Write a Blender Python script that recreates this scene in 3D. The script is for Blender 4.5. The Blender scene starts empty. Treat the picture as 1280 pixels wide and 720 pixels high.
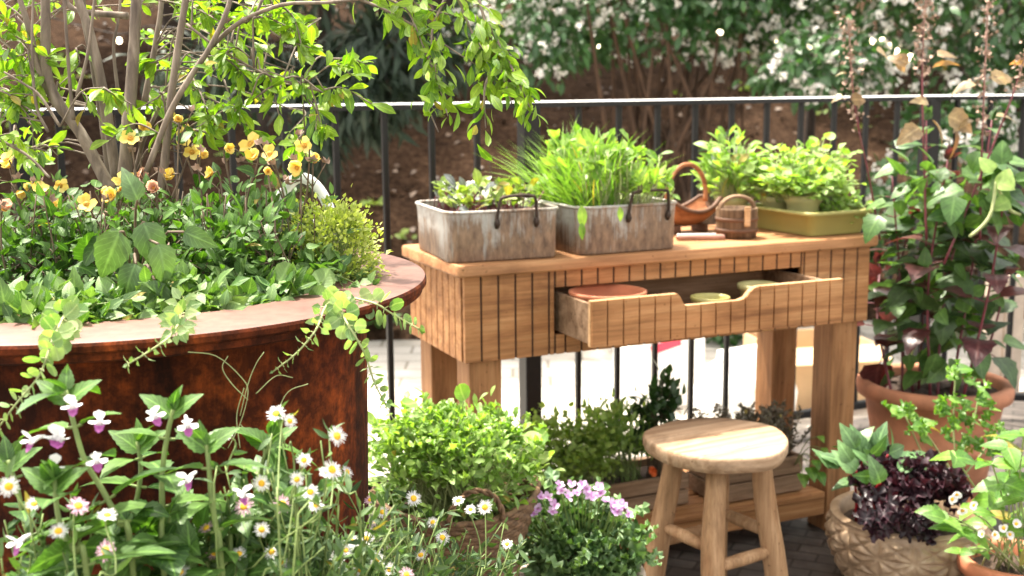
import bpy, bmesh, math, random
import numpy as np
from mathutils import Vector, Matrix, Euler

# ------------------------------------------------------------------ camera, sky, sun, exposure
SC = bpy.context.scene
COL = SC.collection
random.seed(7)
RNG = np.random.default_rng(7)
PI = math.pi
F_PX, PITCH, ROLL, CAM_H = 1474.88, 0.1692, -0.009, 1.1882

cam_d = bpy.data.cameras.new('camera')
cam_d.sensor_width = 36.0
cam_d.lens = 36.0 * F_PX / 1280.0
cam_d.clip_start = 0.05
cam_d.clip_end = 300
cam_d.dof.use_dof = True
cam_d.dof.focus_distance = 1.58
cam_d.dof.aperture_fstop = 6.6
cam = bpy.data.objects.new('camera', cam_d)
COL.objects.link(cam)
cam.matrix_world = Matrix.Translation((0, 0, CAM_H)) @ Matrix.Rotation(PI / 2 - PITCH, 4, 'X') @ Matrix.Rotation(ROLL, 4, 'Z')
SC.camera = cam

SUN_AZ = math.atan2(-0.66, 0.60)      # measured from +Y towards +X
SUN_EL = math.radians(69)
world = bpy.data.worlds.new('World')
SC.world = world
world.use_nodes = True
wn = world.node_tree
wn.nodes.clear()
sky = wn.nodes.new('ShaderNodeTexSky')
sky.sky_type = 'NISHITA'
sky.sun_disc = False
sky.sun_elevation = SUN_EL
sky.sun_rotation = SUN_AZ
sky.air_density = 1.0
sky.dust_density = 4.0
sky.ozone_density = 0.6
bg = wn.nodes.new('ShaderNodeBackground')
bg.inputs[1].default_value = 0.15
wo = wn.nodes.new('ShaderNodeOutputWorld')
hs = wn.nodes.new('ShaderNodeHueSaturation')
hs.inputs['Saturation'].default_value = 0.30
wn.links.new(sky.outputs[0], hs.inputs['Color'])
tint = wn.nodes.new('ShaderNodeMix'); tint.data_type = 'RGBA'; tint.blend_type = 'MULTIPLY'; tint.inputs[0].default_value = 1.0
tint.inputs[7].default_value = (1.06, 1.0, 0.90, 1)
wn.links.new(hs.outputs[0], tint.inputs[6])
wn.links.new(tint.outputs[2], bg.inputs[0])
wn.links.new(bg.outputs[0], wo.inputs[0])

sun_d = bpy.data.lights.new('sun', 'SUN')
sun_d.energy = 3.0
sun_d.angle = math.radians(2.5)
sun_d.color = (1.0, 0.93, 0.81)
sun = bpy.data.objects.new('sun', sun_d)
COL.objects.link(sun)
sdir = Vector((math.sin(SUN_AZ) * math.cos(SUN_EL), math.cos(SUN_AZ) * math.cos(SUN_EL), math.sin(SUN_EL)))
sun.rotation_euler = sdir.to_track_quat('Z', 'Y').to_euler()
sun.location = sdir * 30

SC.view_settings.view_transform = 'Standard'
SC.view_settings.look = 'None'
SC.view_settings.gamma = 1.0
SC.view_settings.use_curve_mapping = False
SC.view_settings.exposure = 2.2
SC.cycles.max_bounces = 10
SC.cycles.transparent_max_bounces = 8

# ------------------------------------------------------------------ pixel helpers (photo pixels of the 1280 x 720 frame -> world points)
CT, ST = math.cos(PITCH), math.sin(PITCH)
def ray(u, v):
    x, y = u - 640.0, v - 360.0
    cr, sr = math.cos(ROLL), math.sin(ROLL)
    x, y = cr * x + sr * y, -sr * x + cr * y
    return np.array([x / F_PX, CT - y / F_PX * ST, -ST - y / F_PX * CT])
def P(u, v, d):
    return np.array([0, 0, CAM_H]) + d * ray(u, v)
def Pz(u, v, z):
    r = ray(u, v)
    return np.array([0, 0, CAM_H]) + r * ((z - CAM_H) / r[2])
BX, BY, YAW = -0.1078, 2.5846, 0.4129
BA = np.array([math.cos(YAW), math.sin(YAW), 0]); BB = np.array([-math.sin(YAW), math.cos(YAW), 0])
def B(u, v, z=0.0):                      # bench frame -> world
    return np.array([BX, BY, 0]) + BA * u + BB * v + np.array([0, 0, z])

# ------------------------------------------------------------------ materials
def mat(name):
    m = bpy.data.materials.new(name)
    m.use_nodes = True
    nt = m.node_tree
    nt.nodes.clear()
    out = nt.nodes.new('ShaderNodeOutputMaterial')
    bs = nt.nodes.new('ShaderNodeBsdfPrincipled')
    nt.links.new(bs.outputs[0], out.inputs[0])
    return m, nt, bs, out
def nd(nt, typ, **kw):
    n = nt.nodes.new(typ)
    for k, v in kw.items():
        if k.startswith('i_'):
            n.inputs[k[2:].replace('_', ' ')].default_value = v
        else:
            setattr(n, k, v)
    return n
def ramp(nt, fac, stops):
    r = nt.nodes.new('ShaderNodeValToRGB')
    el = r.color_ramp.elements
    while len(el) < len(stops):
        el.new(0.5)
    for e, (p, c) in zip(el, stops):
        e.position = p
        e.color = (*c, 1) if len(c) == 3 else c
    nt.links.new(fac, r.inputs[0])
    return r
def noise(nt, scale, detail=4, rough=0.55, vec=None, dist=0.0):
    n = nt.nodes.new('ShaderNodeTexNoise')
    n.inputs['Scale'].default_value = scale
    n.inputs['Detail'].default_value = detail
    n.inputs['Roughness'].default_value = rough
    n.inputs['Distortion'].default_value = dist
    if vec is not None:
        nt.links.new(vec, n.inputs['Vector'])
    return n
def coords(nt, scale=(1, 1, 1), rot=(0, 0, 0)):
    tc = nt.nodes.new('ShaderNodeTexCoord')
    mp = nt.nodes.new('ShaderNodeMapping')
    mp.inputs['Scale'].default_value = scale
    mp.inputs['Rotation'].default_value = rot
    nt.links.new(tc.outputs['Object'], mp.inputs[0])
    return mp.outputs[0]
def bump(nt, bs, h, strength=0.3, dist=0.002):
    b = nt.nodes.new('ShaderNodeBump')
    b.inputs['Strength'].default_value = strength
    b.inputs['Distance'].default_value = dist
    nt.links.new(h, b.inputs['Height'])
    nt.links.new(b.outputs[0], bs.inputs['Normal'])
def mixc(nt, fac, a, b, mode='MIX'):
    m = nt.nodes.new('ShaderNodeMix')
    m.data_type = 'RGBA'
    m.blend_type = mode
    for src, sock in ((fac, m.inputs[0]), (a, m.inputs[6]), (b, m.inputs[7])):
        if isinstance(src, (int, float)):
            sock.default_value = src
        elif isinstance(src, tuple):
            sock.default_value = (*src, 1) if len(src) == 3 else src
        else:
            nt.links.new(src, sock)
    return m.outputs[2]
def plain(name, col, rough=0.5, metal=0.0, var=0.15, scale=30, bmp=0.0, spec=0.5):
    m, nt, bs, out = mat(name)
    n = noise(nt, scale, 5, vec=coords(nt))
    dark = tuple(c * (1 - var) for c in col)
    lite = tuple(min(1, c * (1 + var)) for c in col)
    r = ramp(nt, n.outputs[0], [(0.3, dark), (0.7, lite)])
    nt.links.new(r.outputs[0], bs.inputs['Base Color'])
    bs.inputs['Roughness'].default_value = rough
    bs.inputs['Metallic'].default_value = metal
    bs.inputs['Specular IOR Level'].default_value = spec
    if bmp:
        bump(nt, bs, n.outputs[0], bmp, 0.004)
    return m
def leaf(name, c1, c2, trans=0.35, rough=0.42, vein=0.5, tcol=None, edge=None, spec=0.5, old=0.025):
    m, nt, bs, out = mat(name)
    at = nd(nt, 'ShaderNodeAttribute', attribute_name='rnd')
    uv = nd(nt, 'ShaderNodeAttribute', attribute_name='luv')
    sp = nd(nt, 'ShaderNodeSeparateXYZ')
    nt.links.new(uv.outputs['Vector'], sp.inputs[0])
    base = mixc(nt, at.outputs['Fac'], c1, c2)
    if old:
        gt = nd(nt, 'ShaderNodeMath', operation='GREATER_THAN'); gt.inputs[1].default_value = 1.0 - old
        nt.links.new(at.outputs['Fac'], gt.inputs[0]); base = mixc(nt, gt.outputs[0], base, (0.34, 0.25, 0.06))
    ax = nd(nt, 'ShaderNodeMath', operation='ABSOLUTE')
    nt.links.new(sp.outputs[0], ax.inputs[0])
    mid = nd(nt, 'ShaderNodeMapRange')
    mid.inputs[1].default_value = 0.02; mid.inputs[2].default_value = 0.16
    mid.inputs[3].default_value = 1.0; mid.inputs[4].default_value = 0.0
    nt.links.new(ax.outputs[0], mid.inputs[0])
    a1 = nd(nt, 'ShaderNodeMath', operation='MULTIPLY'); a1.inputs[1].default_value = 0.32
    nt.links.new(ax.outputs[0], a1.inputs[0])
    a2 = nd(nt, 'ShaderNodeMath', operation='SUBTRACT')
    nt.links.new(sp.outputs[1], a2.inputs[0]); nt.links.new(a1.outputs[0], a2.inputs[1])
    a3 = nd(nt, 'ShaderNodeMath', operation='MULTIPLY'); a3.inputs[1].default_value = 46
    nt.links.new(a2.outputs[0], a3.inputs[0])
    a4 = nd(nt, 'ShaderNodeMath', operation='SINE'); nt.links.new(a3.outputs[0], a4.inputs[0])
    sv = nd(nt, 'ShaderNodeMapRange')
    sv.inputs[1].default_value = 0.75; sv.inputs[2].default_value = 1.0
    sv.inputs[3].default_value = 0.0; sv.inputs[4].default_value = 0.45
    nt.links.new(a4.outputs[0], sv.inputs[0])
    vv = nd(nt, 'ShaderNodeMath', operation='MAXIMUM')
    nt.links.new(mid.outputs[0], vv.inputs[0]); nt.links.new(sv.outputs[0], vv.inputs[1])
    vm = nd(nt, 'ShaderNodeMath', operation='MULTIPLY'); vm.inputs[1].default_value = vein
    nt.links.new(vv.outputs[0], vm.inputs[0])
    lite = tuple(min(0.8, c * 1.9 + 0.03) for c in c2)
    col = mixc(nt, vm.outputs[0], base, lite)
    if edge:
        eg = nd(nt, 'ShaderNodeMapRange')
        eg.inputs[1].default_value = 0.6; eg.inputs[2].default_value = 0.95
        nt.links.new(ax.outputs[0], eg.inputs[0])
        col = mixc(nt, eg.outputs[0], col, edge)
    nz = noise(nt, 60, 3, vec=coords(nt))
    nr = ramp(nt, nz.outputs[0], [(0.25, (0.56, 0.57, 0.50)), (0.75, (1.14, 1.17, 1.0))])
    col = mixc(nt, 1.0, col, nr.outputs[0], 'MULTIPLY')
    nt.links.new(col, bs.inputs['Base Color'])
    bs.inputs['Roughness'].default_value = rough
    bs.inputs['Specular IOR Level'].default_value = spec
    bump(nt, bs, vv.outputs[0], 0.35, 0.0012)
    if trans:
        tr = nd(nt, 'ShaderNodeBsdfTranslucent')
        t = tcol or (1.35, 1.55, 0.40)
        tc = mixc(nt, 1.0, col, t, 'MULTIPLY')
        nt.links.new(tc, tr.inputs[0])
        mx = nd(nt, 'ShaderNodeMixShader'); mx.inputs[0].default_value = trans
        nt.links.new(bs.outputs[0], mx.inputs[1]); nt.links.new(tr.outputs[0], mx.inputs[2])
        nt.links.new(mx.outputs[0], out.inputs[0])
    return m
def wood(name, c_dark, c_mid, c_lite, axis='x', scale=1.0, rough=0.55, stain=0.5):
    m, nt, bs, out = mat(name)
    s = {'x': (1.2, 14, 14), 'y': (14, 1.2, 14), 'z': (14, 14, 1.2)}[axis]
    s = tuple(k * scale for k in s)
    vec = coords(nt, s)
    n1 = noise(nt, 2.2, 6, 0.6, vec, 0.9)
    s2 = {'x': (3, 120, 120), 'y': (120, 3, 120), 'z': (120, 120, 3)}[axis]
    n2 = noise(nt, 1.6 * scale, 3, 0.6, coords(nt, s2))
    r = ramp(nt, n1.outputs[0], [(0.28, c_dark), (0.5, c_mid), (0.74, c_lite)])
    r2 = ramp(nt, n2.outputs[0], [(0.3, (0.72, 0.70, 0.68)), (0.65, (1.08, 1.08, 1.08))])
    col = mixc(nt, 1.0, r.outputs[0], r2.outputs[0], 'MULTIPLY')
    n3 = noise(nt, 5.5, 5, 0.65, coords(nt, {'x': (0.6, 1.6, 1.6), 'y': (1.6, .6, 1.6), 'z': (1.6, 1.6, .6)}[axis]), 0.8)
    r3 = ramp(nt, n3.outputs[0], [(0.30, tuple(1 - stain * k for k in (0.62, 0.66, 0.70))), (0.50, (1.0, 1.0, 1.0)), (0.72, (1.08, 1.10, 1.13))])
    col = mixc(nt, 1.0, col, r3.outputs[0], 'MULTIPLY')
    n4 = noise(nt, 90, 2, 0.5, coords(nt))
    r4 = ramp(nt, n4.outputs[0], [(0.24, (0.45, 0.42, 0.40)), (0.32, (1, 1, 1))])
    col = mixc(nt, 1.0, col, r4.outputs[0], 'MULTIPLY')
    nt.links.new(col, bs.inputs['Base Color'])
    rr_ = nd(nt, 'ShaderNodeMapRange'); rr_.inputs[3].default_value = rough - 0.12; rr_.inputs[4].default_value = rough + 0.2
    nt.links.new(n3.outputs[0], rr_.inputs[0]); nt.links.new(rr_.outputs[0], bs.inputs['Roughness'])
    bs.inputs['Specular IOR Level'].default_value = 0.22
    bump(nt, bs, n2.outputs[0], 0.25, 0.0012)
    return m

M = {}
M['wood'] = wood('oiled_hardwood', (0.205, 0.085, 0.032), (0.39, 0.185, 0.075), (0.52, 0.285, 0.130), 'x')
M['wood_top'] = wood('oiled_hardwood_top', (0.21, 0.092, 0.038), (0.36, 0.175, 0.078), (0.47, 0.26, 0.125), 'x', 0.8)
M['wood_leg'] = wood('oiled_hardwood_leg', (0.18, 0.082, 0.034), (0.34, 0.165, 0.070), (0.44, 0.24, 0.112), 'z')
M['groove'] = plain('groove_dark', (0.035, 0.014, 0.006), 0.9)
M['stool_wood'] = wood('bleached_teak', (0.24, 0.135, 0.07), (0.42, 0.28, 0.175), (0.53, 0.40, 0.28), 'x', 0.6, 0.65, 0.9)
M['stool_leg'] = wood('bleached_teak_leg', (0.25, 0.125, 0.058), (0.39, 0.23, 0.12), (0.49, 0.31, 0.175), 'z', 1.0, 0.6, 0.7)
M['crate'] = wood('weathered_board', (0.12, 0.07, 0.04), (0.24, 0.15, 0.09), (0.34, 0.23, 0.15), 'x', 1.0, 0.8)
M['dark_wood'] = wood('stained_stave', (0.05, 0.028, 0.016), (0.14, 0.085, 0.05), (0.26, 0.18, 0.11), 'z', 1.3, 0.75)
M['steel'] = plain('black_painted_steel', (0.007, 0.007, 0.0075), 0.45, 0.0, 0.2, 60, 0, 0.3)
M['rail_highlight'] = plain('rail_top_highlight', (0.78, 0.78, 0.77), 0.35, 0.0, 0.04, 60)  # white sky highlight of the black handrail, put into the colour
M['terra'] = plain('terracotta', (0.40, 0.165, 0.085), 0.8, 0, 0.3, 14, 0.15)
M['terra_new'] = plain('terracotta_fresh', (0.42, 0.145, 0.07), 0.7, 0, 0.16, 18, 0.08)
M['cream'] = plain('cream_clay', (0.52, 0.42, 0.33), 0.75, 0, 0.2, 18, 0.1)
M['olive'] = plain('olive_plastic', (0.30, 0.27, 0.085), 0.45, 0, 0.1, 9)
M['olive_pale'] = plain('pale_olive_plastic', (0.36, 0.33, 0.15), 0.5, 0, 0.12, 9)
M['white_metal'] = plain('white_enamel', (0.80, 0.80, 0.78), 0.3, 0, 0.04, 20)
M['white_sheet'] = plain('white_sheet', (0.80, 0.79, 0.76), 0.7, 0, 0.05, 4)
M['card'] = plain('cardboard', (0.55, 0.38, 0.22), 0.85, 0, 0.12, 8)
M['red'] = plain('red_tape', (0.65, 0.015, 0.06), 0.4, 0, 0.1, 9)
M['yellow_label'] = plain('yellow_label', (0.75, 0.55, 0.05), 0.5, 0, 0.1, 9)
M['handle'] = plain('rusted_rod', (0.045, 0.028, 0.02), 0.6, 0.5, 0.5, 60)
M['soil'] = plain('potting_soil', (0.05, 0.03, 0.02), 0.95, 0, 0.6, 90, 0.8)
M['purple_plastic'] = plain('dark_tool', (0.03, 0.03, 0.035), 0.45)
M['wicker'] = plain('seagrass_wicker', (0.15, 0.085, 0.042), 0.8, 0, 0.5, 120, 0.3)
M['trug'] = wood('trug_board', (0.20, 0.07, 0.028), (0.36, 0.15, 0.065), (0.46, 0.22, 0.10), 'x', 1.2, 0.6)
M['trug_dark'] = plain('trug_band', (0.10, 0.045, 0.022), 0.7, 0, 0.3, 40)
M['pinkwood'] = plain('tool_handle', (0.30, 0.16, 0.12), 0.5, 0, 0.2, 40)

# rusted weathering steel
m, nt, bs, out = mat('weathering_steel')
v = coords(nt)
n1 = noise(nt, 3.2, 8, 0.62, v, 0.6); n2 = noise(nt, 38, 6, 0.7, v); n3 = noise(nt, 22, 6, 0.7, coords(nt, (1, 1, 0.10)), 0.3)
r1 = ramp(nt, n1.outputs[0], [(0.30, (0.016, 0.0045, 0.002)), (0.5, (0.052, 0.0135, 0.0045)), (0.70, (0.15, 0.043, 0.010))])
r2 = ramp(nt, n2.outputs[0], [(0.42, (0.5, 0.45, 0.4)), (0.56, (1.3, 1.15, 1.0)), (0.74, (2.6, 2.2, 1.5))])
r3 = ramp(nt, n3.outputs[0], [(0.36, (0.45, 0.42, 0.4)), (0.66, (1.9, 1.6, 1.2))])
c = mixc(nt, 1.0, mixc(nt, 1.0, r1.outputs[0], r2.outputs[0], 'MULTIPLY'), r3.outputs[0], 'MULTIPLY')
nt.links.new(c, bs.inputs['Base Color']); bs.inputs['Roughness'].default_value = 0.85; bs.inputs['Specular IOR Level'].default_value = 0.15
bump(nt, bs, n2.outputs[0], 0.7, 0.003)
M['rust'] = m
m, nt, bs, out = mat('weathering_steel_rim')
v = coords(nt)
n1 = noise(nt, 5, 8, 0.6, v, 0.4); n2 = noise(nt, 60, 5, 0.7, v)
r1 = ramp(nt, n1.outputs[0], [(0.3, (0.10, 0.042, 0.030)), (0.55, (0.165, 0.082, 0.062)), (0.75, (0.23, 0.135, 0.108))])
r2 = ramp(nt, n2.outputs[0], [(0.35, (0.75, 0.72, 0.7)), (0.7, (1.15, 1.12, 1.1))])
nt.links.new(mixc(nt, 1.0, r1.outputs[0], r2.outputs[0], 'MULTIPLY'), bs.inputs['Base Color'])
bs.inputs['Roughness'].default_value = 0.55
bump(nt, bs, n2.outputs[0], 0.2, 0.001)
M['rust_rim'] = m

# galvanised tin with rust: streaks run down, rust heavier low and at mid face
m, nt, bs, out = mat('rusty_galvanised_tin')
v = coords(nt, (90, 90, 5)); v0 = coords(nt)
n1 = noise(nt, 1.5, 6, 0.7, v); n2 = noise(nt, 7.5, 6, 0.65, v0, 0.5); n3 = noise(nt, 70, 5, 0.7, coords(nt, (1, 1, 0.35)))
zinc = ramp(nt, n1.outputs[0], [(0.3, (0.27, 0.26, 0.24)), (0.7, (0.62, 0.61, 0.58))])
rst = ramp(nt, n3.outputs[0], [(0.35, (0.085, 0.042, 0.020)), (0.65, (0.27, 0.165, 0.095))])
sx = nd(nt, 'ShaderNodeSeparateXYZ'); nt.links.new(v0, sx.inputs[0])
low = nd(nt, 'ShaderNodeMapRange'); low.inputs[1].default_value = 0.0; low.inputs[2].default_value = 0.11; low.inputs[3].default_value = 0.16; low.inputs[4].default_value = -0.05
nt.links.new(sx.outputs[2], low.inputs[0])
ad = nd(nt, 'ShaderNodeMath', operation='ADD'); nt.links.new(n2.outputs[0], ad.inputs[0]); nt.links.new(low.outputs[0], ad.inputs[1])
ad2 = nd(nt, 'ShaderNodeMath', operation='MULTIPLY_ADD'); ad2.inputs[1].default_value = 0.85; nt.links.new(n1.outputs[0], ad2.inputs[0]); nt.links.new(ad.outputs[0], ad2.inputs[2])
fr = ramp(nt, ad2.outputs[0], [(0.80, (0, 0, 0)), (1.0, (0.92, 0.92, 0.92))])
nt.links.new(mixc(nt, fr.outputs[0], zinc.outputs[0], rst.outputs[0]), bs.inputs['Base Color'])
bs.inputs['Roughness'].default_value = 0.6; bs.inputs['Metallic'].default_value = 0.15
bump(nt, bs, n1.outputs[0], 0.3, 0.001)
M['tin'] = m

# bark of the planter tree
m, nt, bs, out = mat('smooth_grey_bark')
v = coords(nt, (30, 30, 5))
n1 = noise(nt, 2.0, 6, 0.6, v, 0.5)
r = ramp(nt, n1.outputs[0], [(0.3, (0.06, 0.043, 0.032)), (0.52, (0.15, 0.115, 0.085)), (0.75, (0.28, 0.23, 0.18))])
nt.links.new(r.outputs[0], bs.inputs['Base Color']); bs.inputs['Roughness'].default_value = 0.8
bump(nt, bs, n1.outputs[0], 0.5, 0.004)
M['bark'] = m
M['bark_dark'] = plain('brown_bark', (0.065, 0.036, 0.021), 0.9, 0, 0.4, 12, 0.4)
M['bark_black'] = plain('dark_bark', (0.03, 0.02, 0.015), 0.9, 0, 0.4, 12, 0.4)

# carved stoneware bowl
m, nt, bs, out = mat('carved_stoneware')
v = coords(nt); n1 = noise(nt, 24, 6, 0.6, v)
r = ramp(nt, n1.outputs[0], [(0.3, (0.20, 0.12, 0.065)), (0.6, (0.40, 0.28, 0.18)), (0.8, (0.55, 0.44, 0.31))])
nt.links.new(r.outputs[0], bs.inputs['Base Color']); bs.inputs['Roughness'].default_value = 0.5
bump(nt, bs, n1.outputs[0], 0.15, 0.002)
M['stoneware'] = m

# dark slate paving of the terrace
m, nt, bs, out = mat('slate_setts')
v = coords(nt, (1, 1, 1), (0, 0, YAW))
bk = nd(nt, 'ShaderNodeTexBrick'); nt.links.new(v, bk.inputs['Vector'])
bk.inputs['Scale'].default_value = 4.6; bk.inputs['Mortar Size'].default_value = 0.02; bk.inputs['Mortar Smooth'].default_value = 0.3
bk.inputs['Color1'].default_value = (0.055, 0.044, 0.038, 1); bk.inputs['Color2'].default_value = (0.085, 0.07, 0.06, 1); bk.inputs['Mortar'].default_value = (0.025, 0.02, 0.016, 1)
n1 = noise(nt, 16, 6, 0.6, v)
r = ramp(nt, n1.outputs[0], [(0.3, (0.55, 0.55, 0.55)), (0.7, (1.35, 1.35, 1.35))])
nt.links.new(mixc(nt, 1.0, bk.outputs[0], r.outputs[0], 'MULTIPLY'), bs.inputs['Base Color']); bs.inputs['Roughness'].default_value = 0.6
bump(nt, bs, bk.outputs[1], -0.6, 0.006)
M['slate'] = m
# pale sunlit paving below
m, nt, bs, out = mat('pale_paving')
v = coords(nt); n1 = noise(nt, 3, 5, 0.6, v)
r = ramp(nt, n1.outputs[0], [(0.3, (0.42, 0.38, 0.33)), (0.7, (0.60, 0.56, 0.50))])
bk = nd(nt, 'ShaderNodeTexBrick'); nt.links.new(v, bk.inputs['Vector']); bk.inputs['Scale'].default_value = 1.3; bk.inputs['Mortar Size'].default_value = 0.012
bk.inputs['Color1'].default_value = (1, 1, 1, 1); bk.inputs['Color2'].default_value = (0.86, 0.85, 0.83, 1); bk.inputs['Mortar'].default_value = (0.5, 0.47, 0.43, 1)
nt.links.new(mixc(nt, 1.0, r.outputs[0], bk.outputs[0], 'MULTIPLY'), bs.inputs['Base Color']); bs.inputs['Roughness'].default_value = 0.85
M['paving'] = m
# bark mulch bank
m, nt, bs, out = mat('bark_mulch')
v = coords(nt); n1 = noise(nt, 26, 8, 0.72, v, 0.3); n2 = noise(nt, 2.4, 5, 0.6, v)
r = ramp(nt, n1.outputs[0], [(0.32, (0.012, 0.0068, 0.0042)), (0.5, (0.040, 0.0235, 0.0145)), (0.66, (0.085, 0.053, 0.033)), (0.8, (0.16, 0.108, 0.070))])
r2 = ramp(nt, n2.outputs[0], [(0.3, (0.65, 0.62, 0.6)), (0.7, (1.3, 1.25, 1.2))])
nt.links.new(mixc(nt, 1.0, r.outputs[0], r2.outputs[0], 'MULTIPLY'), bs.inputs['Base Color']); bs.inputs['Roughness'].default_value = 1.0; bs.inputs['Specular IOR Level'].default_value = 0.05
bump(nt, bs, n1.outputs[0], 0.8, 0.03)
M['mulch'] = m
# lamps
m, nt, bs, out = mat('warm_bulb')
em = nd(nt, 'ShaderNodeEmission'); em.inputs[0].default_value = (1.0, 0.80, 0.5, 1); em.inputs[1].default_value = 3.2
nt.links.new(em.outputs[0], out.inputs[0])
M['bulb'] = m

# leaf materials: name, two ends of the leaf-to-leaf colour range
M['tree_leaf'] = leaf('tree_leaf', (0.09, 0.20, 0.018), (0.27, 0.38, 0.04), 0.5, 0.4, 0.35)
M['geum_leaf'] = leaf('geum_leaf', (0.026, 0.075, 0.013), (0.12, 0.24, 0.04), 0.3, 0.5, 0.4)
M['mint_leaf'] = leaf('mint_leaf', (0.05, 0.13, 0.03), (0.22, 0.33, 0.12), 0.3, 0.5, 0.35)
M['broad_leaf'] = leaf('broad_leaf', (0.055, 0.11, 0.045), (0.11, 0.19, 0.075), 0.25, 0.5, 0.5)
M['thyme_leaf'] = leaf('thyme_leaf', (0.28, 0.36, 0.06), (0.62, 0.64, 0.22), 0.35, 0.5, 0.0)
M['trail_leaf'] = leaf('trailing_leaf', (0.13, 0.25, 0.07), (0.34, 0.44, 0.21), 0.35, 0.5, 0.3)
M['balm_leaf'] = leaf('balm_leaf', (0.030, 0.085, 0.02), (0.11, 0.21, 0.045), 0.3, 0.48, 0.7, old=0.01)
M['daisy_leaf'] = leaf('daisy_leaf', (0.04, 0.09, 0.03), (0.12, 0.2, 0.07), 0.25, 0.5, 0.2)
M['salad_leaf'] = leaf('salad_leaf', (0.13, 0.27, 0.04), (0.37, 0.50, 0.17), 0.4, 0.4, 0.3)
M['chive'] = leaf('chive_blade', (0.12, 0.26, 0.045), (0.28, 0.42, 0.10), 0.35, 0.4, 0.1)
M['beet_leaf'] = leaf('seedling_leaf', (0.11, 0.19, 0.03), (0.30, 0.36, 0.10), 0.3, 0.35, 0.5)
M['cress'] = leaf('cress_leaf', (0.17, 0.30, 0.06), (0.40, 0.52, 0.20), 0.4, 0.45, 0.1)
M['herb'] = leaf('herb_leaf', (0.15, 0.26, 0.04), (0.36, 0.46, 0.13), 0.35, 0.5, 0.2)
M['dark_herb'] = leaf('dark_herb_leaf', (0.02, 0.055, 0.015), (0.05, 0.11, 0.03), 0.2, 0.35, 0.2)
M['pelarg'] = leaf('pelargonium_leaf', (0.05, 0.12, 0.045), (0.18, 0.29, 0.12), 0.2, 0.5, 0.1, edge=(0.22, 0.32, 0.14))
M['orach'] = leaf('orach_leaf', (0.024, 0.056, 0.020), (0.10, 0.17, 0.07), 0.35, 0.46, 0.25, tcol=(1.2, 1.4, 0.6), old=0)
M['orach_green'] = leaf('orach_green_leaf', (0.045, 0.12, 0.03), (0.15, 0.26, 0.08), 0.35, 0.4, 0.3)
M['burgundy'] = leaf('burgundy_leaf', (0.05, 0.012, 0.018), (0.13, 0.05, 0.05), 0.25, 0.35, 0.3, tcol=(1.8, .7, .6), old=0)
M['bronze'] = leaf('bronze_leaf', (0.14, 0.075, 0.025), (0.34, 0.27, 0.17), 0.3, 0.4, 0.3, tcol=(1.8, 1.1, 0.4))
M['lettuce'] = leaf('purple_lettuce', (0.014, 0.006, 0.011), (0.060, 0.020, 0.036), 0.15, 0.42, 0.1, tcol=(1.6, .6, .6), spec=0.5, old=0)
M['chard'] = leaf('chard_leaf', (0.05, 0.12, 0.045), (0.15, 0.26, 0.11), 0.2, 0.35, 0.6, old=0)
M['straw'] = leaf('strawberry_leaf', (0.08, 0.20, 0.03), (0.20, 0.35, 0.06), 0.4, 0.4, 0.35)
M['heather'] = leaf('heather_leaf', (0.10, 0.075, 0.06), (0.23, 0.20, 0.16), 0.1, 0.7, 0.0)
M['shrub_leaf'] = leaf('shrub_leaf', (0.022, 0.065, 0.022), (0.075, 0.17, 0.06), 0.25, 0.38, 0.2)
M['conifer'] = leaf('conifer_spray', (0.010, 0.024, 0.014), (0.032, 0.058, 0.036), 0.1, 0.6, 0.0)
M['dark_leaf'] = leaf('evergreen_leaf', (0.010, 0.026, 0.010), (0.03, 0.065, 0.022), 0.15, 0.5, 0.0)
M['stem'] = plain('green_stem', (0.16, 0.22, 0.06), 0.6, 0, 0.25, 40)
M['stem_pale'] = plain('pale_stem', (0.30, 0.34, 0.14), 0.6, 0, 0.25, 40)
M['stem_brown'] = plain('brown_stem', (0.11, 0.075, 0.045), 0.7, 0, 0.3, 40)
M['stem_red'] = plain('red_stem', (0.14, 0.025, 0.035), 0.5, 0, 0.3, 40)
M['stem_crimson'] = plain('crimson_stalk', (0.34, 0.012, 0.025), 0.4, 0, 0.2, 40)
def petal(name, c1, c2, tip=None, trans=0.3):
    m, nt, bs, out = mat(name)
    at = nd(nt, 'ShaderNodeAttribute', attribute_name='rnd')
    uv = nd(nt, 'ShaderNodeAttribute', attribute_name='luv')
    sp = nd(nt, 'ShaderNodeSeparateXYZ'); nt.links.new(uv.outputs['Vector'], sp.inputs[0])
    col = mixc(nt, at.outputs['Fac'], c1, c2)
    if tip:
        t = nd(nt, 'ShaderNodeMapRange'); t.inputs[1].default_value = tip[1]; t.inputs[2].default_value = tip[2]
        nt.links.new(sp.outputs[1], t.inputs[0])
        col = mixc(nt, t.outputs[0], tip[0], col)
    nt.links.new(col, bs.inputs['Base Color']); bs.inputs['Roughness'].default_value = 0.6
    tr = nd(nt, 'ShaderNodeBsdfTranslucent'); nt.links.new(col, tr.inputs[0])
    mx = nd(nt, 'ShaderNodeMixShader'); mx.inputs[0].default_value = trans
    nt.links.new(bs.outputs[0], mx.inputs[1]); nt.links.new(tr.outputs[0], mx.inputs[2]); nt.links.new(mx.outputs[0], out.inputs[0])
    return m
M['p_white'] = petal('white_petal', (0.72, 0.72, 0.70), (0.82, 0.80, 0.80))
M['p_pink'] = petal('pink_petal', (0.62, 0.34, 0.45), (0.75, 0.52, 0.60))
M['p_yellow'] = petal('yellow_petal', (0.82, 0.58, 0.07), (0.90, 0.78, 0.30), ((0.74, 0.42, 0.05), 0.05, 0.40), 0.5)
M['p_apricot'] = petal('apricot_petal', (0.74, 0.44, 0.30), (0.82, 0.60, 0.46), ((0.45, 0.07, 0.05), 0.1, 0.5))
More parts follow.
